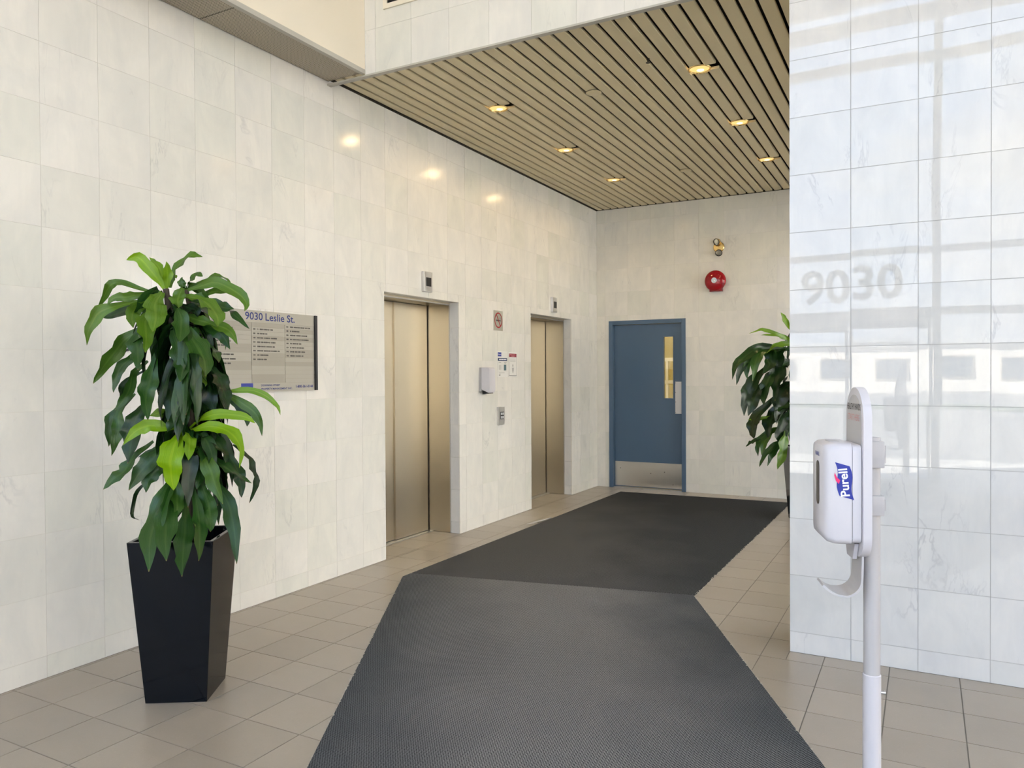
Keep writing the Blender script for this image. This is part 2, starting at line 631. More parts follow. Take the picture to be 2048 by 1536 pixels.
def text(s, name, m, origin, xd, yd, height, parent, width=None, center=False, lift=0.0006, bold=0.0, local=False, shear=0.0):
    cu = bpy.data.curves.new(name, 'FONT')
    cu.body = s
    cu.size = 1.0
    cu.offset = bold
    cu.resolution_u = 3
    cu.shear = shear
    to = bpy.data.objects.new(name, cu)
    C.objects.link(to)
    dg = bpy.context.evaluated_depsgraph_get()
    dg.update()
    me = bpy.data.meshes.new_from_object(to.evaluated_get(dg))
    bpy.data.objects.remove(to)
    xs = [v.co.x for v in me.vertices]
    x0, x1 = min(xs), max(xs)
    ky = height / 0.70
    kx = ky if width is None else width / (x1 - x0)
    xd, yd = Vector(xd).normalized(), Vector(yd).normalized()
    nd = xd.cross(yd)
    og = Vector(origin) - (Vector((0, 0, 0)) if local else worldloc(parent))
    sh = (x1 - x0) / 2 if center else 0
    for v in me.vertices:
        c = v.co.copy()
        v.co = og + xd * ((c.x - x0 - sh) * kx) + yd * (c.y * ky) + nd * lift
    me.materials.clear()
    me.materials.append(m)
    o = bpy.data.objects.new(name, me)
    C.objects.link(o)
    o.parent = parent
    return o


# ------------------------------------------------------------------ tiles
def clip(rects, hole):
    out = []
    a0, a1, b0, b1 = hole
    for (u0, u1, v0, v1) in rects:
        if u1 <= a0 or u0 >= a1 or v1 <= b0 or v0 >= b1:
            out.append((u0, u1, v0, v1))
            continue
        if u0 < a0:
            out.append((u0, a0, v0, v1))
        if u1 > a1:
            out.append((a1, u1, v0, v1))
        m0, m1 = max(u0, a0), min(u1, a1)
        if v0 < b0:
            out.append((m0, m1, v0, b0))
        if v1 > b1:
            out.append((m0, m1, b1, v1))
    return out


def cuts(lo, hi, origin, pitch):
    k = math.ceil((lo - origin) / pitch + 0.02)
    o = [lo]
    while origin + k * pitch < hi - 0.02:
        o.append(origin + k * pitch)
        k += 1
    return o + [hi]


MESHCACHE = {}


def lay(parent, axis, pos, sign, us, vs, m, name, holes=(), gap=0.0025, thick=0.010, keep=300, tilt=0.0, cover=None):
    """tiles on the plane axis = pos (x: u = y, v = z; y: u = x, v = z; z: u = x, v = y), facing sign"""
    rects = []
    for i in range(len(us) - 1):
        for j in range(len(vs) - 1):
            r = [(us[i], us[i + 1], vs[j], vs[j + 1])]
            for h in holes:
                r = clip(r, h)
            rects += [q for q in r if q[1] - q[0] > 0.012 and q[3] - q[2] > 0.012]

    def P(u, v, w):
        return {'x': (w, u, v), 'y': (u, w, v), 'z': (u, v, w)}[axis]

    rank = []
    for q in rects:
        uc, vc = (q[0] + q[1]) / 2, (q[2] + q[3]) / 2
        pj = proj(P(uc, vc, pos))
        sc = -1
        if pj and -60 < pj[0] < IW + 60 and -60 < pj[1] < IH + 60:
            sc = (q[1] - q[0]) * (q[3] - q[2]) / pj[2] ** 2
            if cover and cover(uc, vc):
                sc = -1
        rank.append((sc, q))
    rank.sort(key=lambda t: -t[0])
    rest = MB()
    pw = worldloc(parent)
    n = 0
    rnd = random.Random(11)
    for sc, q in rank:
        g = gap / 2
        u0, u1, v0, v1 = q[0] + g, q[1] - g, q[2] + g, q[3] - g
        w0, w1 = sorted((pos, pos - sign * thick))
        if sc > 0 and n < keep:
            n += 1
            du, dv = round((u1 - u0) / 2, 4), round((v1 - v0) / 2, 4)
            key = (axis, sign, du, dv, m.name)
            if key not in MESHCACHE:
                b = MB()
                lo = P(-du, -dv, min(0, -sign * thick))
                hi = P(du, dv, max(0, -sign * thick))
                b.box(lo[0], hi[0], lo[1], hi[1], lo[2], hi[2])
                o = b.build(name, m, parent)
                # geometry was authored about its own centre
                o.data.transform(Matrix.Translation(pw))
                MESHCACHE[key] = o.data
            else:
                o = bpy.data.objects.new(name, MESHCACHE[key])
                C.objects.link(o)
                o.parent = parent
            o.location = Vector(P((u0 + u1) / 2, (v0 + v1) / 2, pos)) - pw
            if tilt:
                a, b_ = rnd.uniform(-tilt, tilt), rnd.uniform(-tilt, tilt)
                o.rotation_euler = {'x': (0, a, b_), 'y': (a, 0, b_), 'z': (a, b_, 0)}[axis]
        else:
            lo, hi = P(u0, v0, w0), P(u1, v1, w1)
            rest.box(lo[0], hi[0], lo[1], hi[1], lo[2], hi[2])
    if rest.v:
        tag(rest.build(name, m, parent), kind='stuff')


def struct(name, label, cat, loc=(0, 0, 0)):
    return thing(name, label, cat, loc, kind='structure')


TP = 0.3008
ZR0 = 0.110
GB = 0.0016           # joint depth

# --- left wall with the two lift openings
wl = struct('wall_left', 'white marble tiled wall with two lift openings', 'wall', (XL, 4, 0))
bk = MB()
x0, x1 = XL - 0.34, XL - GB
ys = [YG - 0.1, E1[0] - 0.012, E1[1] + 0.012, E2[0] - 0.012, E2[1] + 0.012, YB + 0.3]
for i in (0, 2, 4):
    bk.box(x0, x1, ys[i], ys[i + 1], 0, ZT)
for i in (1, 3):
    bk.box(x0, x1, ys[i], ys[i + 1], EZ + 0.012, ZT)
bk.build('wall_core', M_GROUT, wl)
holesL = [(E1[0], E1[1], -1, EZ), (E2[0], E2[1], -1, EZ)]
vL = cuts(0.0, ZT, ZR0, TP)
lay(wl, 'x', XL, 1, cuts(YG, YB, 2.203, 0.3015), [z for z in vL if z >= ZR0 - 0.001], M_MARBLE, 'marble_tile', holesL, gap=0.0018, tilt=0.0012)
bl = struct('baseboard_left', 'low marble skirting along the lift wall', 'baseboard', (XL, 4, 0))
lay(bl, 'x', XL, 1, cuts(YG, YB, 2.203, 0.3015), [0.0, ZR0], M_MARBLE, 'skirting_tile', holesL, gap=0.003)
# marble returns of the lift openings
for (a, b) in (E1, E2):
    zz = [0.0, ZR0] + [z for z in vL if ZR0 < z < EZ] + [EZ]
    for i in range(len(zz) - 1):
        for y, s in ((a, 1), (b, -1)):
            q = sorted((y, y - s * 0.0115))
            MB().box(XL - 0.10, XL - 0.0105, q[0], q[1], zz[i] + 0.001, zz[i + 1] - 0.001).build('return_tile', M_MARBLE_C, wl)
    MB().box(XL - 0.10, XL - 0.0105, a, b, EZ, EZ + 0.0115).build('return_tile', M_MARBLE, wl)

# --- back wall
DX0, DX1, DZ = -3.632, -2.618, 2.166
wb = struct('wall_back', 'white marble tiled end wall around the blue door', 'wall', (-2.2, YB, 0))
bk = MB()
y0, y1 = YB + GB, YB + 0.30
bk.box(XL - 0.3, DX0 + 0.03, y0, y1, 0, ZT).box(DX1 - 0.03, XE, y0, y1, 0, ZT).box(DX0 + 0.03, DX1 - 0.03, y0, y1, DZ - 0.03, ZT)
bk.build('wall_core', M_GROUT, wb)
holesB = [(DX0, DX1, -1, DZ)]
lay(wb, 'y', YB, -1, cuts(XL, XE, -2.452, 0.308), [z for z in cuts(0, ZC + 0.12, ZR0, 0.3035) if z >= ZR0 - 0.001], M_MARBLE, 'marble_tile', holesB, gap=0.0018, tilt=0.0012)
bb = struct('baseboard_back', 'low marble skirting under the end wall', 'baseboard', (-2.2, YB, 0))
lay(bb, 'y', YB, -1, cuts(XL, XE, -2.452, 0.308), [0, ZR0], M_MARBLE, 'skirting_tile', holesB, gap=0.003)

# --- right-hand wall block (its face is the pale wall beside the sanitizer stand)
wr = struct('wall_right', 'pale polished marble wall block right of the lift lobby', 'wall', (1.5, YC, 0))
HY0, HY1, HZ = 4.60, YB, 3.40        # added hall opening, lets daylight into the lift lobby
MB().box(XR + GB, XE + 0.1, YC + GB, HY0, 0, ZT).box(XR + GB, XE + 0.1, HY0, HY1, HZ, ZT).build('wall_core', M_GROUT_C, wr)
MB().box(XR + 0.02, XE, HY0 - 0.004, HY0 + 0.004, 0, HZ).build('added_hall_lining', M_WHITE, wr)
MB().box(XR + 0.02, XE, HY0, HY1, HZ - 0.006, HZ + 0.004).build('added_hall_lining', M_WHITE, wr)
colU = cuts(XR, XE, -0.332, 0.3035)
lay(wr, 'y', YC, -1, colU, [z for z in cuts(0, ZT, ZR0, TP) if z >= ZR0 - 0.001], M_MARBLE_C, 'marble_tile', gap=0.0034, tilt=0.0016)
br = struct('baseboard_right', 'low marble skirting under the pale right wall', 'baseboard', (1.5, YC, 0))
lay(br, 'y', YC, -1, colU, [0, ZR0], M_MARBLE_C, 'skirting_tile', gap=0.0034)
lay(wr, 'x', XR, -1, cuts(YC + 0.0105, YB - 0.0105, 2.203, 0.3015), cuts(0, ZC + 0.12, ZR0, TP), M_MARBLE, 'marble_tile', [(HY0, HY1, -1, HZ)], gap=0.0018)

# --- header above the lobby opening
wh = struct('wall_header', 'marble clad header above the slatted ceiling', 'wall', (-2, YC, ZH))
MB().box(XK, XR, YC + GB, YC + 0.03, ZH, ZC + 0.02).box(XK, XR, YC + GB, YC + 0.15, ZC + 0.10, ZT).build('wall_core', M_TRIM, wh)
lay(wh, 'y', YC, -1, cuts(XK, XR, -0.63, 0.3035), cuts(ZH, ZT, ZH, 0.304), M_MARBLE, 'marble_tile', gap=0.0014, tilt=0.0008)

# --- bulkhead over the left wall and its perforated soffit
wk = struct('wall_bulkhead', 'cream painted bulkhead with perforated soffit over the left wall', 'wall', (XL, 1, ZS))
MB().box(XL, XK, YG, YC, ZS + 0.02, ZT).build('bulkhead_face', M_CREAM, wk)
MB().box(XK - 0.028, XK + 0.002, YG, YC, ZS - 0.010, ZS + 0.021).build('edge_trim', M_TRIM, wk)
yy = YC
while yy > YG + 0.05:
    y0 = max(YG, yy - 1.115)
    MB().box(XL + 0.012, XK - 0.03, y0 + 0.004, yy - 0.004, ZS, ZS + 0.012).build('perforated_panel', M_PERF, wk, loc=(XL, yy, ZS))
    MB().box(XL + 0.002, XK - 0.03, y0 - 0.003, y0 + 0.003, ZS + 0.004, ZS + 0.018).build('panel_joint', M_FILL, wk)
    yy -= 1.115

# --- outer shell of the lobby (out of the frame)
ce = struct('ceiling', 'slatted beige metal ceiling of the lift lobby', 'ceiling', (-2.2, 6.8, ZC))
cl = struct('ceiling_lobby', 'high white ceiling of the entrance lobby', 'ceiling', (0, 1, ZT))
MB().box(XL - 0.4, XE + 0.3, YG - 0.1, YB + 0.3, ZT, ZT + 0.4).build('slab', M_WHITE, cl)

# --- slatted ceiling
MB().box(XL, XR, YC + 0.03, YB, ZC + 0.10, ZC + 0.12).build('plenum_backing', M_VOID, ce)
MB().box(XL, XR, YC + 0.028, YC + 0.030, ZC - 0.002, ZC + 0.10).box(XL, XL + 0.004, YC + 0.03, YB, ZC + 0.02, ZC + 0.1).box(XR - 0.004, XR, YC + 0.03, YB, ZC + 0.02, ZC + 0.1).build('plenum_backing', M_VOID, ce)
PG, G0, GW = 0.1017, -3.7035, 0.0215
gaps = []
k = 0
while G0 + k * PG < XR - 0.03:
    gaps.append(G0 + k * PG)
    k += 1
edges = [XL + GW / 2] + gaps + [XR - GW / 2]
SY0, SY1 = YC + 0.031, YB - 0.004
DL = [(x, y) for x in (-3.03, -1.40) for y in (5.40, 6.71, 8.00)]


def ylist(xa, xb, r):
    """runs of a slat around the round cut-outs of the downlights"""
    run = [(SY0, SY1)]
    for (x, y) in DL:
        dx = 0 if xa <= x <= xb else min(abs(xa - x), abs(xb - x))
        if dx < r:
            h = math.sqrt(r * r - dx * dx)
            nr = []
            for a, b in run:
                if y - h > a and y + h < b:
                    nr += [(a, y - h), (y + h, b)]
                else:
                    nr.append((a, b))
            run = nr
    return run


for i in range(len(edges) - 1):
    xa, xb = edges[i] + GW / 2, edges[i + 1] - GW / 2
    b = MB()
    for a, c in ylist(xa, xb, 0.066):
        pts = [(xa, a, ZC + 0.018), (xa, a, ZC + 0.004), (xa + 0.004, a, ZC), (xb - 0.004, a, ZC), (xb, a, ZC + 0.004), (xb, a, ZC + 0.018)]
        b.prism(pts, (0, c - a, 0))
    b.build('slat', M_SLAT, ce)
openg = {5: (SY0, SY0 + 0.9), 6: (SY0, SY0 + 4.0), 9: (SY0, SY0 + 0.5), 11: (SY0, SY0 + 1.0), 15: (SY0, SY1), 17: (SY0, SY1)}
for i, gx in enumerate(gaps):
    if i >= 18:
        continue
    a, b_ = SY0, SY1
    if i in openg:
        a = openg[i][1]
        if b_ - a < 0.3:
            continue
    m_ = MB()
    for a2, c2 in ylist(gx - GW / 2, gx + GW / 2, 0.066):
        a2 = max(a, a2)
        if c2 - a2 > 0.05:
            m_.box(gx - GW / 2 + 0.0004, gx + GW / 2 - 0.0004, a2, c2, ZC + 0.014, ZC + 0.017)
    m_.build('gap_filler', M_FILL, ce)
MB().box(XL, XR, YC - 0.004, YC + 0.034, ZH - 0.012, ZH).build('edge_trim', M_TRIM, ce)
MB().box(XL, XR, YB - 0.006, YB, ZC - 0.006, ZC + 0.02).box(XL, XL + 0.006, YC + 0.03, YB, ZC - 0.008, ZC + 0.02).build('wall_angle', M_FILL, ce)

# --- floor
fl = struct('floor', 'beige speckled stone tile floor', 'floor', (0, 4, 0))
MB().box(XL - 0.37, XE, YG - 0.1, YB + 0.1, -0.12, -0.0025).build('floor_bed', M_FGROUT, fl)


def under_mat(x, y):
    if -3.25 < x < -1.45 and 4.9 < y < 8.9:
        return True
    u = x * 0.883 + y * 0.469
    return -0.70 < u < 1.0 and y < 4.7 and x > -3.1


lay(fl, 'z', 0.0, 1, cuts(XL, XE, -0.455, 0.302), cuts(YG, YB, 4.12, 0.2975), M_FLOOR, 'floor_tile', [(XR, XE, YC, HY0)], gap=0.005, thick=0.008, cover=under_mat)
for (a, b) in (E1, E2):
    lay(fl, 'z', 0.0, 1, cuts(XL - 0.30, XL, -0.455, 0.302), cuts(a, b, 4.12, 0.2975), M_FLOOR, 'floor_tile', gap=0.004, thick=0.008)

# ------------------------------------------------------------------ glazed front wall (behind the viewer, mirrored in the marble)
MX = [-3.70, -1.765, 0.125, 2.015, 3.70]
for i in range(4):
    a, b = MX[i], MX[i + 1]
    wi = struct('window_%d' % (i + 1), 'tall aluminium framed glazing bay of the entrance front', 'window', ((a + b) / 2, YG, 0))
    MB().box(a - 0.045, a + 0.045, YG - 0.07, YG + 0.07, 0, 5.95).build('mullion', M_FRAME, wi)
    if i == 3:
        MB().box(b - 0.045, b + 0.1, YG - 0.07, YG + 0.07, 0, 5.95).build('mullion', M_FRAME, wi)
    if i == 0:
        MB().box(XL, a - 0.045, YG - 0.07, YG + 0.07, 0, 5.95).build('mullion', M_FRAME, wi)
    th = 0.14 if i in (1,) else 0.085
    zs = [(0.0, 0.06, M_FRAME), (2.235 - th, 2.235, M_FRAME), (2.875, 2.945, M_FRAME), (5.12, 5.215, M_FRAME2), (5.60, 5.76, M_FRAME2)]  # upper bars beige: a sunlit canopy outside, its sunlight put into the colour
    for z0, z1, m in zs:
        MB().box(a + 0.046, b - 0.046, YG - 0.06, YG + 0.06, z0, z1).build('transom', m, wi)
    MB().box(a + 0.046, b - 0.046, YG - 0.06, YG + 0.06, 5.90, 6.0).build('transom', M_FRAME2, wi)
    if i == 1:
        xm = -0.823
        for s in (-1, 1):
            e = (a + 0.05) if s < 0 else (b - 0.05)
            xa, xb = sorted((xm + s * 0.004, e))
            MB().box(xa, xa + 0.04, YG - 0.025, YG + 0.025, 0.01, 2.09).box(xb - 0.04, xb, YG - 0.025, YG + 0.025, 0.01, 2.09).box(xa + 0.04, xb - 0.04, YG - 0.025, YG + 0.025, 1.99, 2.09).box(xa + 0.04, xb - 0.04, YG - 0.025, YG + 0.025, 0.061, 0.22).build('door_stile', M_FRAME, wi)
            MB().box(xa + 0.041, xb - 0.041, YG - 0.004, YG + 0.004, 0.221, 1.989).build('pane', M_GLASS, wi)
    else:
        MB().box(a + 0.047, b - 0.047, YG - 0.004, YG + 0.004, 0.061, 2.235 - th - 0.001).build('pane', M_GLASS, wi)
    for z0, z1 in ((2.236, 2.874), (2.946, 5.119), (5.216, 5.599), (5.761, 5.899)):
        MB().box(a + 0.047, b - 0.047, YG - 0.004, YG + 0.004, z0, z1).build('pane', M_GLASS, wi)
# added unseen glazing for daylight: right side of lobby, end of side hall
SY = [YG + 0.10, 0.30, 2.20, YC - 0.05]
for i in range(3):
    a, b = SY[i], SY[i + 1]
    wi = struct('window_%d' % (i + 5), 'added unseen glazing bay on the right side, lighting the left wall', 'window', (XE, (a + b) / 2, 0))
    MB().box(XE - 0.07, XE + 0.07, a - 0.045, a + 0.045, 0, 6.0).build('mullion', M_FRAME, wi)
    for z0, z1 in ((0.0, 0.06), (2.15, 2.235), (2.875, 2.945), (5.12, 5.215), (5.90, 6.0)):
        MB().box(XE - 0.06, XE + 0.06, a + 0.046, b - 0.046, z0, z1).build('transom', M_FRAME, wi)
    for z0, z1 in ((0.061, 2.149), (2.236, 2.874), (2.946, 5.119), (5.216, 5.899)):
        MB().box(XE - 0.004, XE + 0.004, a + 0.047, b - 0.047, z0, z1).build('pane', M_GLASS3, wi)
wi = struct('window_8', 'added glazed end of the side hall, daylight for the lift lobby', 'window', (XE, (HY0 + HY1) / 2, 0))
hm = (HY0 + HY1) / 2
for a, b in ((HY0, HY0 + 0.06), (hm - 0.03, hm + 0.03), (HY1 - 0.06, HY1)):
    MB().box(XE - 0.05, XE + 0.05, a, b, 0, HZ).build('mullion', M_FRAME, wi)
for a, b in ((HY0 + 0.061, hm - 0.031), (hm + 0.031, HY1 - 0.061)):
    for z0, z1 in ((0, 0.10), (1.0, 1.07), (2.08, 2.16), (3.32, HZ)):
        MB().box(XE - 0.05, XE + 0.05, a, b, z0, z1).build('transom', M_FRAME, wi)
    for z0, z1 in ((0.101, 0.999), (1.071, 2.079), (2.161, 3.319)):
        MB().box(XE - 0.004, XE + 0.004, a + 0.001, b - 0.001, z0, z1).build('pane', M_GLASS4, wi)
hn = thing('house_number', 'dark number 9030 fixed to the glazing above the entrance doors', 'sign', (-0.8, YG - 0.03, 2.36))
text('9030', 'digits', M_DARK, (-0.80, YG - 0.03, 2.36), (1, 0, 0), (0, 0, 1), 0.40, hn, width=1.14, center=True, bold=0.025)

# outside
gd = struct('ground', 'asphalt car park in front of the building', 'ground', (0, -30, 0))
MB().box(-120, 120, -160, YG - 0.1, -0.30, -0.14).build('car_park', M_ASPH, gd)
MB().box(-40, 40, YG - 4.5, YG - 0.1, -0.13, -0.02).build('pavement', M_WALK, gd)
MB().box(-120, 120, -34, -27, -0.13, -0.05).build('lawn_strip', M_LAWN, gd)
MB().box(-120, 120, 9.8, 60, -0.30, -0.14).build('car_park', M_ASPH, gd)
MB().box(XE + 0.15, 120, YG - 0.1, 9.8, -0.30, -0.14).build('car_park', M_ASPH, gd)
fb3 = thing('bounce_building', 'added cream building wing bouncing warm sunlight into the lobby', 'building', (20, 4, 0))  # unseen building added as a warm bounce for the left wall
MB().box(19, 30, -16, 34, -0.14, 9.0).build('wall', M_BUILD, fb3)
for i in range(7):
    for z in (1.0, 5.0):
        yw = -14 + i * 5.0
        wn = MB().box(18.9, 18.99, yw, yw + 2.4, z, z + 1.8).build('window', M_FRAME2, fb3)
        MB().box(18.86, 18.9, yw + 0.1, yw + 2.3, z + 0.1, z + 1.7).build('pane', M_BWIN, wn)
fb = thing('office_building', 'low pale office building across the car park', 'building', (-10, -66, 0))
MB().box(-34, 10, -78, -66, -0.14, 3.9).build('wall', M_BUILD, fb)
MB().box(-34.3, 10.3, -78.3, -65.7, 3.9, 4.3).build('roof_edge', M_COMP, fb)
for i in range(9):
    xw = -32 + i * 4.7
    wn = MB().box(xw, xw + 2.6, -65.99, -65.9, 1.0, 2.9).build('window', M_FRAME2, fb)
    MB().box(xw + 0.12, xw + 2.48, -65.9, -65.86, 1.12, 2.78).build('pane', M_BWIN, wn)
fb2 = thing('warehouse_building', 'taller pale warehouse behind the car park', 'building', (26, -80, 0))
MB().box(14, 44, -95, -80, -0.14, 5.0).build('wall', M_BUILD, fb2)
for i in range(5):
    xw = 16 + i * 5.4
    wn = MB().box(xw, xw + 3.0, -79.99, -79.9, 0.2, 3.0).build('loading_door', M_COMP, fb2)

# ------------------------------------------------------------------ lifts
def lift(n, e, label):
    a, b = e
    d = struct('door_%d' % n, label, 'elevator door', (XL - 0.2, (a + b) / 2, 0))
    xd = XL - 0.37
    yb_, ya_ = b + 0.009, a - 0.009
    MB().box(xd - 0.03, XL - 0.103, yb_, yb_ + 0.03, 0, EZ - 0.012).build('jamb', M_STEEL, d)
    MB().box(xd - 0.03, XL - 0.103, ya_ - 0.03, ya_, 0, EZ - 0.012).build('jamb', M_STEEL, d)
    MB().box(XL - 0.112, XL - 0.102, b + 0.001, yb_ + 0.012, 0, EZ - 0.012).build('jamb_edge', M_ALU, d)
    MB().box(xd - 0.03, XL - 0.102, ya_, yb_, EZ - 0.012, EZ + 0.02).build('head', M_STEEL, d)
    MB().box(XL - 0.135, XL - 0.105, ya_, yb_, EZ - 0.020, EZ - 0.012).build('head_edge', M_ALU, d)
    jo = a + (b - a) * 0.54
    MB().box(xd - 0.030, xd - 0.004, ya_, jo + 0.03, 0.008, EZ - 0.016).build('door_panel', M_STEEL, d)
    MB().box(xd - 0.003, xd + 0.016, jo, yb_ - 0.015, 0.008, EZ - 0.016).build('door_panel', M_STEEL, d)
    MB().box(xd - 0.06, xd - 0.031, ya_ - 0.05, yb_ + 0.05, -0.01, EZ + 0.06).build('shaft_wall', M_DARK, d)
    MB().box(xd - 0.031, XL - 0.302, ya_, yb_, -0.005, 0.004).build('sill', M_ALU, d)
    return d


lift(1, E1, 'brushed stainless lift door nearer the directory board')
lift(2, E2, 'brushed stainless lift door nearer the blue door')


def indicator(yc, label):
    t = thing('floor_indicator', label, 'indicator', (XL, yc, 2.283), group='lift floor indicators')
    MB().box(XL + 0.0005, XL + 0.028, yc - 0.062, yc + 0.062, 2.197, 2.370).build('housing', M_ALU, t, bevel=0.004)
    MB().box(XL + 0.0282, XL + 0.030, yc - 0.032, yc + 0.042, 2.245, 2.320).build('display', M_DARK, t)
    return t


indicator(5.475, 'steel floor indicator above the lift door nearer the directory board')
indicator(8.045, 'steel floor indicator above the lift door nearer the blue door')

t = thing('call_button_panel', 'steel lift call panel with two buttons between the lifts', 'button panel', (XL, 6.77, 1.06))
MB().box(XL + 0.0005, XL + 0.022, 6.705, 6.835, 0.968, 1.152).build('plate', M_ALU, t, bevel=0.003)
MB().box(XL + 0.0222, XL + 0.024, 6.742, 6.815, 1.025, 1.100).build('button_field', M_DARK, t)
for z in (1.033, 1.070):
    for y in (6.750, 6.784):
        MB().box(XL + 0.0242, XL + 0.027, y, y + 0.024, z, z + 0.024).build('button', M_PLATE, t)

# no smoking sign
t = thing('no_smoking_sign', 'silver plate with red no smoking ring between the lifts', 'sign', (XL, 6.745, 2.02))
MB().box(XL + 0.0005, XL + 0.004, 6.652, 6.838, 1.922, 2.125).build('plate', M_SILV, t)
yc, zc = 6.745, 2.028
rg = MB()
for k in range(40):
    a0, a1 = 2 * math.pi * k / 40, 2 * math.pi * (k + 1) / 40
    q = [(XL + 0.0046, yc + r * math.cos(a), zc + r * math.sin(a)) for r, a in ((0.066, a0), (0.079, a0), (0.079, a1), (0.066, a1))]
    rg.poly(q)
dv = Vector((0, math.cos(math.radians(-55)), math.sin(math.radians(-55))))
nv = Vector((0, -dv.z, dv.y))
cc = Vector((XL + 0.0047, yc, zc))
rg.poly([cc + dv * 0.068 + nv * 0.006, cc - dv * 0.068 + nv * 0.006, cc - dv * 0.068 - nv * 0.006, cc + dv * 0.068 - nv * 0.006])
rg.build('red_ring', M_RED, t)
MB().box(XL + 0.0041, XL + 0.0044, yc - 0.045, yc + 0.022, zc - 0.010, zc + 0.004).box(XL + 0.0041, XL + 0.0044, yc + 0.026, yc + 0.046, zc - 0.010, zc + 0.004).box(XL + 0.0041, XL + 0.0044, yc + 0.034, yc + 0.040, zc + 0.008, zc + 0.032).build('cigarette', M_INKK, t)


def flat(b, y0, y1, z0, z1, l=0.0):
    return b.box(XL + 0.0021 + l, XL + 0.0023 + l, y0, y1, z0, z1)


# notices
t = thing('notice_sheet', 'white paper notice with blue heading bars between the lifts', 'notice', (XL, 6.83, 1.58), group='paper notices')
MB().box(XL + 0.0005, XL + 0.002, 6.722, 6.942, 1.455, 1.716).build('sheet', M_PAPER, t)
flat(MB(), 6.734, 6.806, 1.664, 1.705).build('blue_square', M_PBLUE, t)
text('dspm', 'lettering', M_INKW, (XL + 0.0024, 6.740, 1.678), (0, 1, 0), (0, 0, 1), 0.015, t, width=0.06)
flat(MB(), 6.734, 6.926, 1.617, 1.648).build('blue_bar', M_NAVY, t)
b = MB()
for y, w_ in ((6.760, 0.035), (6.800, 0.05), (6.855, 0.055)):
    flat(b, y, y + w_, 1.628, 1.638, 0.0003)
b.build('heading_words', M_INKW, t)
b = MB()
flat(b, 6.750, 6.800, 1.598, 1.606)
flat(b, 6.860, 6.915, 1.598, 1.606)
flat(b, 6.870, 6.905, 1.588, 1.594)
flat(b, 6.735, 6.93, 1.508, 1.5095)
flat(b, 6.750, 6.87, 1.494, 1.4985)
flat(b, 6.750, 6.80, 1.483, 1.487)
b.build('small_print', M_LGREY, t)
b = MB()
flat(b, 6.755, 6.760, 1.527, 1.575)
flat(b, 6.770, 6.786, 1.527, 1.575)
flat(b, 6.797, 6.802, 1.527, 1.575)
b.build('lift_drawing', M_LGREY, t)
b = MB()
flat(b, 6.858, 6.908, 1.520, 1.580)
b.build('lift_drawing', M_TEAL, t)
flat(MB(), 6.752, 6.785, 1.470, 1.477).build('small_mark', M_INKK, t)

t = thing('notice_sheet', 'white paper notice with crimson heading and a figure in a box', 'notice', (XL, 7.05, 1.58), group='paper notices')
MB().box(XL + 0.0005, XL + 0.002, 6.956, 7.150, 1.455, 1.712).build('sheet', M_PAPER, t)
flat(MB(), 6.972, 7.134, 1.660, 1.697).build('crimson_bar', M_CRED, t)
b = MB()
for y, w_, z in ((6.985, 0.06, 1.682), (7.050, 0.06, 1.682), (7.02, 0.07, 1.668)):
    flat(b, y, y + w_, z, z + 0.007, 0.0003)
b.build('heading_words', M_INKR, t)
b = MB()
for y0, y1, z0, z1 in ((6.972, 6.975, 1.467, 1.66), (7.131, 7.134, 1.467, 1.66), (6.972, 7.134, 1.465, 1.469)):
    flat(b, y0, y1, z0, z1)
b.build('border', M_INKK, t)
b = MB()
for z in (1.640, 1.628, 1.616):
    flat(b, 6.99, 7.115, z, z + 0.004)
b.build('small_print', M_LGREY, t)
b = MB()
c0 = (XL + 0.0024, 7.052, 1.572)
b.poly([(c0[0], c0[1] + 0.014 * math.cos(a), c0[2] + 0.015 * math.sin(a)) for a in [2 * math.pi * k / 14 for k in range(14)]])
b.poly([(c0[0], 7.030, 1.550), (c0[0], 7.036, 1.515), (c0[0], 7.048, 1.492), (c0[0], 7.058, 1.492), (c0[0], 7.070, 1.515), (c0[0], 7.076, 1.550)])
b.build('figure', M_LGREY, t)

# wall soap dispenser
t = thing('wall_dispenser', 'white hand gel dispenser on the marble between the lifts', 'dispenser', (XL, 6.4250, 1.30))
MB().box(XL + 0.0005, XL + 0.025, 6.3650, 6.4900, 1.318, 1.548).build('back_plate', M_WPL2, t, bevel=0.004)
MB().prism([(XL + 0.026, 6.3620, 1.335), (XL + 0.105, 6.3620, 1.302), (XL + 0.118, 6.3620, 1.33), (XL + 0.114, 6.3620, 1.535), (XL + 0.100, 6.3620, 1.549), (XL + 0.026, 6.3620, 1.549)], (0, 0.118, 0)).build('cover', M_WPL, t, bevel=0.008, smooth=True)
MB().box(XL + 0.045, XL + 0.100, 6.3850, 6.4620, 1.296, 1.308).build('nozzle', M_DARK, t)
MB().box(XL + 0.055, XL + 0.065, 6.4805, 6.4820, 1.38, 1.46).build('sight_slot', M_DARK, t)
MB().box(XL + 0.01, XL + 0.035, 6.4100, 6.4800, 1.292, 1.317).build('drip_guard', M_DARK, t)

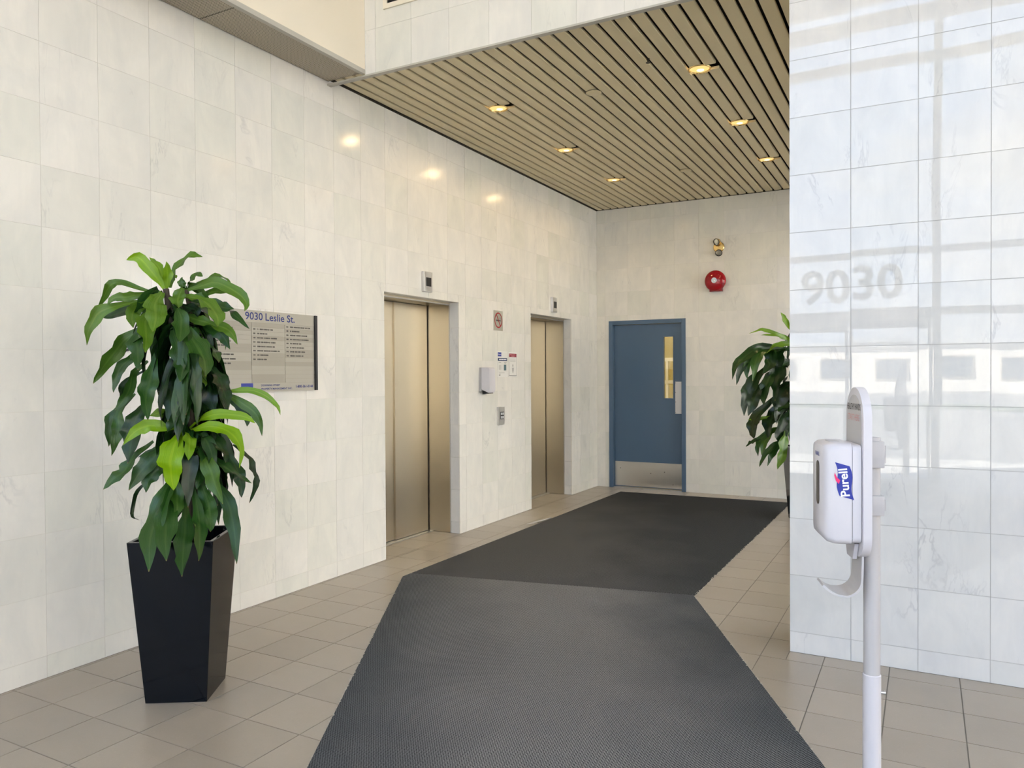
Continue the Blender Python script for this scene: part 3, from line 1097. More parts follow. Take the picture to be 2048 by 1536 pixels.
# ------------------------------------------------------------------ directory board
t = thing('directory_board', 'silver directory board with black end rails on the left wall', 'directory board', (XL, 3.62, 1.38))
BY0, BY1, BZ0, BZ1 = 3.145, 4.092, 1.378, 1.900
MB().box(XL + 0.0005, XL + 0.016, BY0 + 0.02, BY1 - 0.02, BZ0 + 0.004, BZ1 - 0.004).build('backing', M_SILV2, t)
for a, b in ((BY0, BY0 + 0.020), (BY1 - 0.020, BY1)):
    MB().box(XL + 0.0005, XL + 0.034, a, b, BZ0, BZ1).build('end_rail', M_DARK, t)
YA, YZ = BY0 + 0.0212, BY1 - 0.0212
hd = MB().box(XL + 0.0165, XL + 0.021, YA, YZ, 1.823, BZ1).build('header_strip', M_SILV, t)
text('9030', 'lettering', M_INKB, (XL + 0.0212, 3.452, 1.840), (0, 1, 0), (0, 0, 1), 0.047, hd, width=0.146, bold=0.012)
text('Leslie St.', 'lettering', M_INKB, (XL + 0.0212, 3.622, 1.840), (0, 1, 0), (0, 0, 1), 0.047, hd, width=0.262, bold=0.012)
ft = MB().box(XL + 0.0165, XL + 0.021, YA, YZ, BZ0, 1.433).build('footer_strip', M_SILV, t)
fz = XL + 0.0212
MB().box(fz, fz + 0.0004, 3.415, 3.512, 1.381, 1.4325).build('blue_square', M_PBLUE, ft)
text('dspm', 'lettering', M_INKW, (fz + 0.0005, 3.446, 1.389), (0, 1, 0), (0, 0, 1), 0.017, ft, width=0.064)
text('DOWNING STREET', 'lettering', M_INKB, (fz, 3.580, 1.4125), (0, 1, 0), (0, 0, 1), 0.0115, ft, width=0.165, bold=0.025)
text('PROPERTY MANAGEMENT INC.', 'lettering', M_INKB, (fz, 3.580, 1.3895), (0, 1, 0), (0, 0, 1), 0.0115, ft, width=0.275, bold=0.025)
text('1-800-361-0144', 'lettering', M_INKB, (fz, 3.890, 1.3985), (0, 1, 0), (0, 0, 1), 0.0165, ft, width=0.165, bold=0.035)
cols = [(YA, 3.503), (3.506, 3.792), (3.795, YZ)]
rows = 14
zh = (1.822 - 1.434) / rows
rr = random.Random(5)
# words are too blurred to read in the photograph: strokes of letter size stand for them
LINES = {
    (0, 1): [9, 4, 4, 3], (0, 2): [3], (0, 3): [4, 6], (0, 4): [5, 4, 9], (0, 5): [7, 6, 3], (0, 7): [5, 4, 8, 4], (0, 8): [7, 10, 7], (0, 9): [8, 6, 4],
    (1, 1): [1, 1, 4, 8, 4], (1, 2): [3, 6, 3], (1, 3): [8, 9, 8], (1, 4): [4, 13, 6], (1, 5): [11, 8, 3], (1, 6): [8, 9, 8, 3], (1, 7): [3, 11], (1, 8): [8, 4],
    (2, 0): [5, 9, 6, 4, 3], (2, 1): [2, 11], (2, 2): [8, 7, 9], (2, 3): [3, 12, 11], (2, 4): [3, 8, 4], (2, 5): [2, 6, 11], (2, 6): [6, 4, 4, 6], (2, 7): [7, 8, 3]}
for ci, (ya, yz) in enumerate(cols):
    for ri in range(rows):
        z1 = 1.822 - ri * zh
        m = M_SILV if rr.random() < 0.6 else M_SILV2
        sp = MB().box(XL + 0.0165, XL + 0.0195 + rr.uniform(0, 0.0012), ya, yz, z1 - zh + 0.0008, z1 - 0.0008).build('name_strip', m, t)
        if (ci, ri) in LINES:
            b = MB()
            xs = XL + 0.0209
            zc = z1 - zh * 0.5

            def stroke(y, n, b=b, zc=zc, xs=xs):
                for q in range(n):
                    h = 0.0044 if rr.random() < 0.8 else 0.0032
                    b.box(xs, xs + 0.0003, y + q * 0.0064, y + q * 0.0064 + rr.uniform(0.0042, 0.0056), zc - h, zc + h)
                return y + n * 0.0064 + 0.005
            stroke(ya + 0.012, 3)
            y = ya + 0.045
            for n in LINES[(ci, ri)]:
                if y + n * 0.0064 < yz - 0.01:
                    y = stroke(y, n)
            b.build('lettering', M_INKK, sp)

# ------------------------------------------------------------------ blue door
d = struct('door_3', 'blue grey metal door with narrow glass lite and kick plate', 'door', (-3.12, YB, 0))
FW, RD = 0.052, 0.115
MB().box(DX0, DX0 + FW, YB - 0.012, YB + RD + 0.05, 0, DZ).build('frame_jamb', M_BLUE, d, bevel=0.003)
MB().box(DX1 - FW, DX1, YB - 0.012, YB + RD + 0.05, 0, DZ).build('frame_jamb', M_BLUE, d, bevel=0.003)
MB().box(DX0 + FW + 0.0005, DX1 - FW - 0.0005, YB - 0.012, YB + RD + 0.05, DZ - FW, DZ).build('frame_head', M_BLUE, d, bevel=0.003)
lx0, lx1, lz1 = DX0 + FW + 0.003, DX1 - FW - 0.003, DZ - FW - 0.003
ly0, ly1 = YB + 0.055, YB + 0.10
MB().box(DX0 + FW, DX0 + FW + 0.016, ly1 + 0.001, ly1 + 0.03, 0, lz1).box(DX1 - FW - 0.016, DX1 - FW, ly1 + 0.001, ly1 + 0.03, 0, lz1).build('door_stop', M_BLUE, d)
gx0, gx1, gz0, gz1 = -2.928, -2.782, 1.155, 1.958
lf = MB().box(lx0, gx0, ly0, ly1, 0.012, lz1).box(gx1, lx1, ly0, ly1, 0.012, lz1).box(gx0, gx1, ly0, ly1, 0.012, gz0).box(gx0, gx1, ly0, ly1, gz1, lz1)
lf = lf.build('leaf', M_BLUE, d)
MB().box(gx0, gx0 + 0.012, ly0 - 0.006, ly1, gz0, gz1).box(gx1 - 0.012, gx1, ly0 - 0.006, ly1, gz0, gz1).box(gx0 + 0.012, gx1 - 0.012, ly0 - 0.006, ly1, gz0, gz0 + 0.012).box(gx0 + 0.012, gx1 - 0.012, ly0 - 0.006, ly1, gz1 - 0.012, gz1).build('lite_frame', M_BLUE, lf)
MB().box(gx0 + 0.0125, gx1 - 0.0125, ly0 + 0.018, ly0 + 0.024, gz0 + 0.0125, gz1 - 0.0125).build('pane', M_WIRE, lf)
pp = MB().box(-2.768, -2.680, ly0 - 0.0025, ly0 - 0.0004, 0.972, 1.376).build('push_plate', M_PLATE, lf)
for z in (0.985, 1.12, 1.24, 1.362):
    for x in (-2.762, -2.686):
        MB().lathe([(0.004, 0), (0.003, 0.0015)], (x, ly0 - 0.0026, z), (0, -1, 0), 8).build('screw', M_FILL, pp)
kp = MB().box(lx0 + 0.004, lx1 - 0.004, ly0 - 0.0025, ly0 - 0.0004, 0.022, 0.338).build('kick_plate', M_KICK, lf)
for x, z in ((-3.09, 0.20), (-2.91, 0.225), (-2.68, 0.18), (-2.80, 0.07), (-3.50, 0.25)):
    MB().lathe([(0.006, 0), (0.004, 0.002)], (x, ly0 - 0.0026, z), (0, -1, 0), 8).build('screw', M_FILL, kp)
MB().box(DX0 + FW, DX1 - FW, YB + 0.002, YB + 0.16, -0.002, 0.006).build('threshold', M_ALU, d)
# lit stairwell seen through the lite
sw = struct('wall_stairwell', 'yellow painted stairwell behind the blue door', 'wall', (-3.1, YB + 1, 0))
MB().box(-4.3, -1.9, YB + 2.3, YB + 2.4, 0, 2.8).box(-4.4, -4.3, YB + 0.31, YB + 2.4, 0, 2.8).box(-1.9, -1.8, YB + 0.31, YB + 2.4, 0, 2.8).box(-4.4, -1.8, YB + 0.31, YB + 2.4, 2.8, 2.9).box(-4.4, -1.8, YB + 0.31, YB + 2.4, -0.2, -0.1).build('stairwell_shell', M_STAIR, sw)
b = MB()
for z in (0.95, 1.33, 1.66):
    b.box(-4.28, -1.92, YB + 1.55, YB + 1.60, z, z + 0.05)
for i in range(14):
    x = -4.2 + i * 0.17
    b.box(x, x + 0.035, YB + 1.56, YB + 1.59, 0.0, 1.66)
b.build('railing', M_CREAM, sw)
ld = bpy.data.lights.new('stairwell_lamp', 'POINT')
ld.energy = 14
ld.color = (1.0, 0.92, 0.65)
ld.shadow_soft_size = 0.15
lo = bpy.data.objects.new('stairwell_lamp', ld)
C.objects.link(lo)
lo.location = (-3.1, YB + 0.9, 2.5)

# ------------------------------------------------------------------ fire bell and emergency light
t = thing('fire_bell', 'round red fire alarm gong on the end wall', 'fire alarm', (-2.236, YB, 2.6))
MB().box(-2.31, -2.155, YB - 0.050, YB - 0.0005, 2.472, 2.62).build('back_box', M_RED, t, bevel=0.004)
MB().lathe([(0.127, 0.052), (0.1275, 0.064), (0.122, 0.084), (0.105, 0.103), (0.075, 0.116), (0.04, 0.1225), (0.0, 0.124)], (-2.236, YB, 2.600), (0, -1, 0), 40).build('gong', M_RED, t, smooth=True)
hb = MB().lathe([(0.033, 0.1225), (0.032, 0.127), (0.0, 0.1285)], (-2.236, YB, 2.600), (0, -1, 0), 24, False).build('hub', mat('pale_blue_plastic', (0.62, 0.72, 0.80), 0.3), t, smooth=True)
MB().lathe([(0.010, 0.1275), (0.008, 0.132), (0.0, 0.133)], (-2.236, YB, 2.600), (0, -1, 0), 12, False).build('centre_bolt', M_ALU, hb)

t = thing('emergency_light', 'brass twin head emergency light above the red gong', 'emergency light', (-2.21, YB, 3.0))
MB().lathe([(0.066, 0.0005), (0.066, 0.012), (0.058, 0.020), (0.0, 0.022)], (-2.205, YB, 3.012), (0, -1, 0), 28).build('back_plate', M_BRASS, t, smooth=True)
for (px, pz), ax in (((-2.215, 3.072), Vector((-0.35, -0.80, -0.25))), ((-2.195, 2.942), Vector((0.10, -0.85, -0.50)))):
    c = Vector((px, YB - 0.048, pz))
    ax.normalize()
    hd_ = MB().lathe([(0.012, -0.045), (0.030, -0.030), (0.041, 0.0), (0.041, 0.012)], c, ax, 20).build('lamp_head', M_BRASS, t, smooth=True)
    MB().lathe([(0.036, 0.0125), (0.030, 0.014), (0.0, 0.016)], c, ax, 20, False).build('lens', M_GLOB, hd_, smooth=True)
    MB().lathe([(0.041, 0.0122), (0.043, 0.018), (0.036, 0.018), (0.036, 0.0124)], c, ax, 20, False).build('bezel', M_DARK, hd_, smooth=True)
    MB().tube([(px, YB - 0.018, pz + (-0.03 if pz > 3 else 0.03)), tuple(c - ax * 0.03)], 0.007, 8).build('swivel', M_BRASS, t)

# ------------------------------------------------------------------ header grille
t = thing('air_grille', 'cream air grille set in the marble header', 'grille', (-3.03, YC, 4.2))
gx0, gx1, gz0, gz1 = -3.285, -2.78, 4.0, 4.32
MB().box(gx0, gx1, YC - 0.012, YC - 0.0005, gz0, gz0 + 0.032).box(gx0, gx1, YC - 0.012, YC - 0.0005, gz1 - 0.032, gz1).box(gx0, gx0 + 0.032, YC - 0.012, YC - 0.0005, gz0 + 0.032, gz1 - 0.032).box(gx1 - 0.032, gx1, YC - 0.012, YC - 0.0005, gz0 + 0.032, gz1 - 0.032).build('frame', M_CREAM, t)
MB().box(gx0 + 0.032, gx1 - 0.032, YC - 0.003, YC - 0.0006, gz0 + 0.032, gz1 - 0.032).build('backing', M_VOID, t)
for i in range(9):
    z = gz0 + 0.052 + i * 0.026
    MB().prism([(gx0 + 0.033, YC - 0.011, z), (gx0 + 0.033, YC - 0.004, z + 0.010), (gx0 + 0.033, YC - 0.004, z + 0.012), (gx0 + 0.033, YC - 0.011, z + 0.003)], (gx1 - gx0 - 0.066, 0, 0)).build('louvre', M_CREAM, t)

# ------------------------------------------------------------------ downlights
def downlight(x, y, z, r, label, group, power, col):
    t = thing('downlight', label, 'ceiling light', (x, y, z), group=group)
    MB().lathe([(r * 0.82, -0.001), (r * 0.85, -0.006), (r * 0.92, -0.006), (r * 0.96, 0.0)], (x, y, z), (0, 0, 1), 32, False).build('trim_ring', M_BRASS, t, smooth=True)
    MB().lathe([(r * 0.82, -0.003), (r * 0.80, 0.0), (r * 0.79, 0.004)], (x, y, z), (0, 0, 1), 32, False).build('reflector', M_BRASS, t, smooth=True)
    MB().lathe([(0.0, 0.001), (r * 0.66, 0.002), (r * 0.80, 0.003)], (x, y, z), (0, 0, 1), 32, False).build('lens', M_LENSW, t, smooth=True)
    MB().lathe([(0.0, -0.003), (r * 0.22, -0.001), (r * 0.30, 0.001)], (x, y + r * 0.30, z), (0, 0, 1), 20, False).build('bulb', M_BULB, t, smooth=True)
    l = bpy.data.lights.new('lamp', 'SPOT')
    l.energy = power
    l.color = col
    l.spot_size = math.radians(168)
    l.spot_blend = 0.5
    l.shadow_soft_size = 0.045
    lo = bpy.data.objects.new('lamp', l)
    C.objects.link(lo)
    lo.parent = t
    lo.location = (0, 0.02, -0.004)


WARM = (1.0, 0.69, 0.33)
LPOW = 9.5
near = ['near the header edge', 'in the middle of its row', 'near the end wall']
for (x, y) in DL:
    side = 'over the lifts' if x < -2 else 'over the corner plant side'
    downlight(x, y, ZC, 0.086, 'brass rimmed downlight %s, %s' % (side, near[(5.40, 6.71, 8.00).index(y)]), 'lift lobby downlights', LPOW, WARM)
for (x, y) in ((-2.222, 5.45), (-2.22, 8.00)):
    t = thing('ceiling_speaker', 'flat beige disc on the slats %s' % ('near the header edge' if y < 6 else 'near the end wall'), 'ceiling disc', (x, y, ZC), group='ceiling discs')
    MB().lathe([(0.060, -0.001), (0.060, -0.006), (0.052, -0.010), (0.0, -0.011)], (x, y, ZC), (0, 0, 1), 28, False).build('cover', M_SLAT, t, smooth=True)
    MB().lathe([(0.060, -0.0005), (0.063, -0.0015), (0.063, -0.003), (0.060, -0.003)], (x, y, ZC), (0, 0, 1), 28, False).build('rim', M_FILL, t)
t = thing('sprinkler_head', 'small dark sprinkler head in a slat gap', 'sprinkler', (-1.66, 5.05, ZC))
MB().lathe([(0.012, -0.004), (0.010, -0.012), (0.006, -0.016), (0.006, -0.028), (0.0, -0.028)], (-1.66, 5.05, ZC + 0.003), (0, 0, 1), 12, True).build('body', M_FILL, t)
MB().lathe([(0.016, -0.030), (0.016, -0.032), (0.0, -0.032)], (-1.66, 5.05, ZC + 0.003), (0, 0, 1), 12, True).build('deflector', M_FILL, t)

# ------------------------------------------------------------------ carpets
def fray(pts, parent, z0, seed):
    rq = random.Random(seed)
    b = MB()
    for i in range(len(pts) - 1):
        a, c = Vector(pts[i]), Vector(pts[i + 1])
        L = (c - a).length
        n = int(L / 0.013)
        d_ = (c - a) / L
        nn = Vector((d_.y, -d_.x))
        for k in range(n):
            if rq.random() < 0.30:
                continue
            p = a + d_ * (L * (k + rq.random()) / n) + nn * rq.uniform(-0.004, 0.002)
            s = rq.uniform(0.002, 0.0042)
            q = d_.lerp(nn, rq.random()).normalized() * rq.uniform(0.003, 0.007)
            b.box(p.x - s, p.x + s, p.y - s, p.y + s, z0, z0 + rq.uniform(0.004, 0.0095))
    return tag(b.build('frayed_edge', M_FRAY, parent), kind='stuff')


NM = [(-0.05, -1.45), (-3.357, 4.514), (-3.357, 4.615), (-1.349, 5.016), (1.93, -1.30)]
t = thing('entrance_carpet', 'charcoal ribbed carpet runner leading in from the entrance', 'carpet', (-1.2, 2, 0))
MB().prism([(x, y, 0.0006) for x, y in NM], (0, 0, 0.0085)).build('pile', M_CARP1, t, bevel=0.002, bseg=1)
fray([NM[1], NM[0]], t, 0.001, 1)
fray([NM[4], NM[3]], t, 0.001, 2)
FM = [(-3.357, 4.621), (-3.345, 9.03), (-1.33, 9.10), (-1.343, 5.022)]
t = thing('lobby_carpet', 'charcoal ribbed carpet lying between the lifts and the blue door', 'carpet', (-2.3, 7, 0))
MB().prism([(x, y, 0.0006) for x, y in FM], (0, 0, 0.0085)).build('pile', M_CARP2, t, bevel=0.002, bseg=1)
fray([FM[1], FM[0]], t, 0.001, 3)
fray([FM[3], FM[2]], t, 0.001, 4)

# scrap of white tape beside the carpet
t = thing('tape_scrap', 'crumpled white tape scrap at the carpet edge by the lifts', 'tape', (-3.40, 6.87, 0))
P = [(-3.445, 6.79), (-3.362, 6.81), (-3.362, 7.06), (-3.372, 7.05)]
MB().prism([(P[0][0], P[0][1], 0.003), (P[1][0], P[1][1], 0.016), (P[2][0], P[2][1], 0.013), (P[3][0], P[3][1], 0.003)], (0, 0, 0.002)).build('strip', M_TAPE, t)
MB().prism([(-3.455, 6.68, 0.003), (-3.39, 6.69, 0.014), (-3.375, 6.765, 0.010), (-3.435, 6.755, 0.004)], (0, 0, 0.002)).build('loose_end', M_TAPE, t)

# ------------------------------------------------------------------ sanitizer stand
N_ = Vector((-0.9510, -0.3093))
t = thing('sanitizer_stand', 'white hand sanitizer stand in front of the pale marble wall', 'sanitizer stand', (-0.122, 2.213, 0.0093), math.atan2(N_.y, N_.x))


def LB():
    return MB()


LB().lathe([(0.0, 0.001), (0.175, 0.001), (0.175, 0.008), (0.165, 0.013), (0.03, 0.02), (0.0, 0.02)], (0, 0, 0), (0, 0, 1), 40, False).build('base', M_WPL2, t, True, local=True)
LB().lathe([(0.0225, 0.018), (0.0225, 0.675), (0.0205, 0.677)], (0, 0, 0), (0, 0, 1), 28).build('lower_pole', M_WPL, t, True, local=True)
LB().lathe([(0.0205, 0.676), (0.0205, 1.30)], (0, 0, 0), (0, 0, 1), 28).build('upper_pole', M_WPL2, t, True, local=True)
LB().lathe([(0.004, 0.021), (0.004, 0.030), (0.0055, 0.030), (0.0055, 0.033)], (0, 0, 0.628), (-1, 0, 0), 10).build('set_screw', M_ALU, t, local=True)


def rounded(y, z0, z1, rt, rb, n=10):
    p = []
    for (cy, cz, r, a0) in ((y - rt, z1 - rt, rt, 0), (-y + rt, z1 - rt, rt, 90), (-y + rb, z0 + rb, rb, 180), (y - rb, z0 + rb, rb, 270)):
        for k in range(n + 1):
            a = math.radians(a0 + 90 * k / n)
            p.append((cy + r * math.cos(a), cz + r * math.sin(a)))
    return p


pn = LB().prism([(0.0215, a, b) for a, b in rounded(0.088, 0.992, 1.432, 0.085, 0.06)], (0.022, 0, 0)).build('sign_panel', M_WPL, t, True, bevel=0.004, local=True)
LB().prism([(0.0437, a, b) for a, b in rounded(0.073, 1.02, 1.412, 0.071, 0.05)], (0.0008, 0, 0)).build('panel_face', M_WPL2, pn, local=True)
text('HEALTHY HANDS', 'lettering', M_INKK, (0.0446, -0.066, 1.373), (0, 1, 0), (0, 0, 1), 0.0165, pn, width=0.132, local=True, lift=0.0003, bold=0.01)
text('START HERE', 'lettering', M_INKR, (0.0446, -0.060, 1.345), (0, 1, 0), (0, 0, 1), 0.0165, pn, width=0.115, local=True, lift=0.0003, bold=0.0)
for z0, z1 in ((1.222, 1.292), (1.098, 1.150)):
    cb = LB().box(-0.024, 0.0212, -0.029, 0.029, z0, z1).build('clamp', M_WPL2, t, True, bevel=0.004, local=True)
    LB().box(-0.030, -0.0242, -0.016, 0.016, z0 + 0.012, z1 - 0.012).build('clamp_lug', M_WPL2, cb, local=True)

# dispenser hung on the panel
dz0, dz1 = 1.030, 1.290
bp_ = LB().prism([(0.0450, a, b) for a, b in rounded(0.079, dz0 + 0.004, dz1 - 0.004, 0.016, 0.016, 5)], (0.022, 0, 0)).build('dispenser_back', M_WPL, t, True, bevel=0.003, local=True)
cv = LB()
pr = [(0.0680, 0.079, 0.0), (0.106, 0.0785, 0.0), (0.124, 0.074, 0.005), (0.134, 0.062, 0.016)]
ring = []
for x, yw, dzz in pr:
    ring.append([(x, a, b) for a, b in rounded(yw, dz0 + dzz, dz1 - dzz * 0.5, 0.018, 0.018, 5)])
i0 = 0
n = len(ring[0])
for r_ in ring:
    cv.v += r_
for j in range(len(ring) - 1):
    for k in range(n):
        a, b = j * n + k, j * n + (k + 1) % n
        cv.f.append((a, b, b + n, a + n))
cv.f.append(tuple(range(n - 1, -1, -1)))
cv.f.append(tuple(range((len(ring) - 1) * n, len(ring) * n)))
cv = cv.build('dispenser_cover', M_WPL, t, True, local=True)
LB().prism([(0.1342, a, b + 1.180) for a, b in rounded(0.017, -0.058, 0.058, 0.015, 0.015, 5)], (0.001, 0, 0)).build('sight_window', M_LENS, cv, local=True)
LB().box(0.085, 0.112, -0.022, 0.022, dz1 - 0.0005, dz1 + 0.0008).build('release_catch', M_WPL2, cv, local=True)
LB().box(0.0670, 0.0680, 0.060, 0.0785, dz0 + 0.02, dz0 + 0.11).build('seam', M_DARK, cv, local=True)
text('PURELL', 'lettering', M_PBLUE, (0.1352, -0.025, 1.252), (0, 1, 0), (0, 0, 1), 0.010, cv, width=0.05, local=True, bold=0.02)
# logo on the side that faces the room
yf = 0.0795
flag = []
for k in range(13):
    u = k / 12
    flag.append((0.094 + 0.005 * math.sin(u * 2.6), 1.145 + u * 0.098))
cx = 0.084
outl = []
for k in range(13):      # right edge, running up
    u = k / 12
    outl.append((cx - 0.021 + 0.011 * u + 0.0035 * math.sin(u * math.pi * 2), 1.146 + 0.086 * u))
for k in range(13):      # left edge, running down
    u = 1 - k / 12
    outl.append((cx + 0.014 + 0.011 * u + 0.0035 * math.sin(u * math.pi * 2), 1.156 + 0.086 * u))
ylog = lambda x: 0.0793 if x < 0.13 else 0.078
fo = LB().prism([(x, yf - 0.001, z) for x, z in outl], (0, 0.0013, 0)).build('logo_flag', M_PBLUE, cv, local=True)
text('Purell', 'lettering', M_INKW, (cx - 0.010, yf + 0.0005, 1.156), (0.10, 0, 1), (1, 0, -0.10), 0.021, fo, width=0.071, local=True, bold=0.022, lift=0.0002)
LB().prism([(x, yf + 0.0006, z) for x, z in ((cx + 0.013, 1.196), (cx + 0.016, 1.187), (cx + 0.023, 1.194), (cx + 0.027, 1.208), (cx + 0.026, 1.216), (cx + 0.021, 1.204))], (0, 0.0004, 0)).build('logo_swoosh', M_PINK, fo, local=True)
# drip tray: a curled strip below the panel
prof = []
for x, z in ((0.034, 1.030), (0.035, 0.980), (0.036, 0.940)):
    prof.append((x, z))
for k in range(1, 9):
    a = math.radians(180 + 10.5 * k)
    prof.append((0.080 + 0.044 * math.cos(a), 0.936 + 0.046 * math.sin(a)))
prof += [(0.094, 0.892), (0.107, 0.897), (0.118, 0.904), (0.129, 0.914)]
th = 0.0055
tray = LB()
pts = [Vector(p) for p in prof]
top, bot = [], []
for k, p in enumerate(pts):
    tv = (pts[min(k + 1, len(pts) - 1)] - pts[max(k - 1, 0)]).normalized()
    nv = Vector((-tv.y, tv.x))
    top.append(p + nv * th / 2)
    bot.append(p - nv * th / 2)
n = len(pts)
for yv_ in (0, 1):
    for lst in (top, bot):
        for k, p in enumerate(lst):
            w_ = 0.050 * (1 - 0.30 * max(0, k - n + 5) / 4)
            tray.v.append((p.x, w_ if yv_ else -w_, p.y))
for k in range(n - 1):
    A, B, Cc, D = k, n + k, 2 * n + k, 3 * n + k
    tray.f += [(A, A + 1, Cc + 1, Cc), (B, D, D + 1, B + 1), (A, B, B + 1, A + 1), (Cc, Cc + 1, D + 1, D)]
tray.f += [(0, 2 * n, 3 * n, n), (n - 1, 2 * n - 1, 4 * n - 1, 3 * n - 1)]
tray.build('drip_tray', M_WPL2, t, True, local=True)
LB().prism([(0.0448, -0.05, 1.028), (0.0448, 0.05, 1.028), (0.0448, 0.03, 0.985), (0.0448, -0.03, 0.985)], (0.010, 0, 0)).build('tray_bracket', M_WPL, t, local=True)


# ------------------------------------------------------------------ plants
def catmull(p, n):
    q = [p[0] * 2 - p[1]] + p + [p[-1] * 2 - p[-2]]
    out = []
    m = len(p) - 1
    for i in range(n + 1):
        s = i / n * m
        k = min(int(s), m - 1)
        u = s - k
        a, b, c, d = q[k], q[k + 1], q[k + 2], q[k + 3]
        out.append(0.5 * (2 * b + (c - a) * u + (2 * a - 5 * b + 4 * c - d) * u * u + (3 * b - a - 3 * c + d) * u ** 3))
    return out


LR = random.Random(21)


def leaf(parent, pts, width, tone, face, roll=0.0, wave=1.0, seg=13, base=0.22):
    mid = catmull([Vector(p) for p in pts], seg)
    pr_ = MB()
    uv = []
    ph = LR.uniform(0, 6.28)
    fr = LR.uniform(2.0, 3.4)
    off = worldloc(parent)
    for i, p in enumerate(mid):
        u = i / seg
        tg = (mid[min(i + 1, seg)] - mid[max(i - 1, 0)])
        tg = tg.normalized() if tg.length > 1e-6 else Vector((0, 0, -1))
        f = face - tg * face.dot(tg)
        if f.length < 1e-3:
            f = Vector((0, 0, 1)) - tg * tg.z
        f.normalize()
        sd_ = tg.cross(f)
        rl = roll + 0.55 * math.sin(ph + u * 3.4) * wave
        sd2 = sd_ * math.cos(rl) + f * math.sin(rl)
        nn = tg.cross(sd2)
        if nn.dot(f) < 0:
            nn = -nn
        prof_ = (base + (1 - base) * math.sin(min(1, u / 0.48) * math.pi / 2) ** 1.4) if u < 0.48 else math.cos((u - 0.48) / 0.52 * math.pi / 2) ** 0.85
        w_ = width * 0.5 * max(prof_, 0.03)
        for j, q in enumerate((-1, -0.5, 0, 0.5, 1)):
            lift_ = abs(q) ** 1.3 * 0.22 * w_ + 0.30 * w_ * abs(q) * math.sin(ph + u * 6.28 * fr + (1.7 if q > 0 else 0)) * wave
            ww = q * w_ * (1 + 0.12 * math.sin(ph * 2 + u * 6.28 * fr * 1.3 + (2.1 if q > 0 else 0)))
            pr_.v.append(tuple(p + sd2 * ww + nn * lift_))
            uv.append(((q + 1) / 2, u))
    for i in range(seg):
        for j in range(4):
            a = i * 5 + j
            pr_.f.append((a, a + 1, a + 6, a + 5))
    pr_.uv = uv
    me = bpy.data.meshes.new('leaf')
    me.from_pydata([tuple(Vector(v) - off) for v in pr_.v], [], pr_.f)
    l = me.uv_layers.new(name='UVMap')
    for p in me.polygons:
        p.use_smooth = True
        for li in p.loop_indices:
            l.data[li].uv = uv[me.loops[li].vertex_index]
    me.materials.append(M_LEAF)
    o = bpy.data.objects.new('leaf', me)
    C.objects.link(o)
    o.parent = parent
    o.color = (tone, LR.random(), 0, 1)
    return o


def planter(parent, c, ang, hb_, ht, h):
    ca, sa = math.cos(ang), math.sin(ang)

    def R(u, v, z):
        return (c[0] + u * ca - v * sa, c[1] + u * sa + v * ca, z)

    def sq(s, z):
        return [R(-s, -s, z), R(s, -s, z), R(s, s, z), R(-s, s, z)]
    b = MB()
    lv = [(hb_, 0.001), (ht, h), (ht - 0.018, h), (ht - 0.030, h - 0.10)]
    for s, z in lv:
        b.v += sq(s, z)
    for j in range(3):
        for k in range(4):
            a, d_ = j * 4 + k, j * 4 + (k + 1) % 4
            b.f.append((a, d_, d_ + 4, a + 4))
    b.f.append((3, 2, 1, 0))
    b.f.append((12, 13, 14, 15))
    b.build('planter', M_POT, parent, bevel=0.0025)
    s = MB()
    k = 9
    rs = random.Random(3)
    for i in range(k + 1):
        for j in range(k + 1):
            x, y = (i / k * 2 - 1) * (ht - 0.034), (j / k * 2 - 1) * (ht - 0.034)
            s.v.append(R(x, y, h - 0.075 + rs.uniform(-0.008, 0.008)))
    for i in range(k):
        for j in range(k):
            a = i * (k + 1) + j
            s.f.append((a, a + 1, a + k + 2, a + k + 1))
    s.build('soil', M_SOIL, parent)


def cane(parent, pts, r):
    b = MB()
    q = catmull([Vector(p) for p in pts], 14)
    rr_ = [r * (1 - 0.35 * i / 14) * (1 + 0.06 * math.sin(i * 2.3)) for i in range(15)]
    b.tube(q, rr_, 9).build('cane', M_BARK, parent, smooth=True)


# --- plant by the directory board
pc = (-3.056, 2.419)
p1 = thing('corn_plant', 'tall corn plant in a black planter before the directory board', 'potted plant', (pc[0], pc[1], 0))
ang1 = math.atan2(0.146, 0.234)
planter(p1, pc, ang1, 0.136, 0.188, 0.742)
D0 = (Vector((pc[0], pc[1], 1.48)) - CAM).dot(CF)
toC = (CAM - Vector((pc[0], pc[1], 1.48)))
toC.z = 0
toC.normalize()
ZO = {1: (150, 490, 280 / 1536), 2: (300, 490, 280 / 1536), 3: (150, 700, 280 / 1536), 4: (320, 740, 280 / 1536), 5: (200, 880, 340 / 1741)}


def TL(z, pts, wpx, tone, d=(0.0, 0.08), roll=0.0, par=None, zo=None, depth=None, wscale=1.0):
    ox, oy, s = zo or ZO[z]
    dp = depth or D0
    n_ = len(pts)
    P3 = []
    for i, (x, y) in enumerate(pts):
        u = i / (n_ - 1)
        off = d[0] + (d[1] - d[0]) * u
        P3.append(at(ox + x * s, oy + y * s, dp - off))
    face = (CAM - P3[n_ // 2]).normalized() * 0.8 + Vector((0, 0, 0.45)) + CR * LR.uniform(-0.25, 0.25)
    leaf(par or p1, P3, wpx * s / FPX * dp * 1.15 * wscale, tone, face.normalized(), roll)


def px3(x, y, d=0.0, dp=None):
    return at(x, y, (dp or D0) - d)


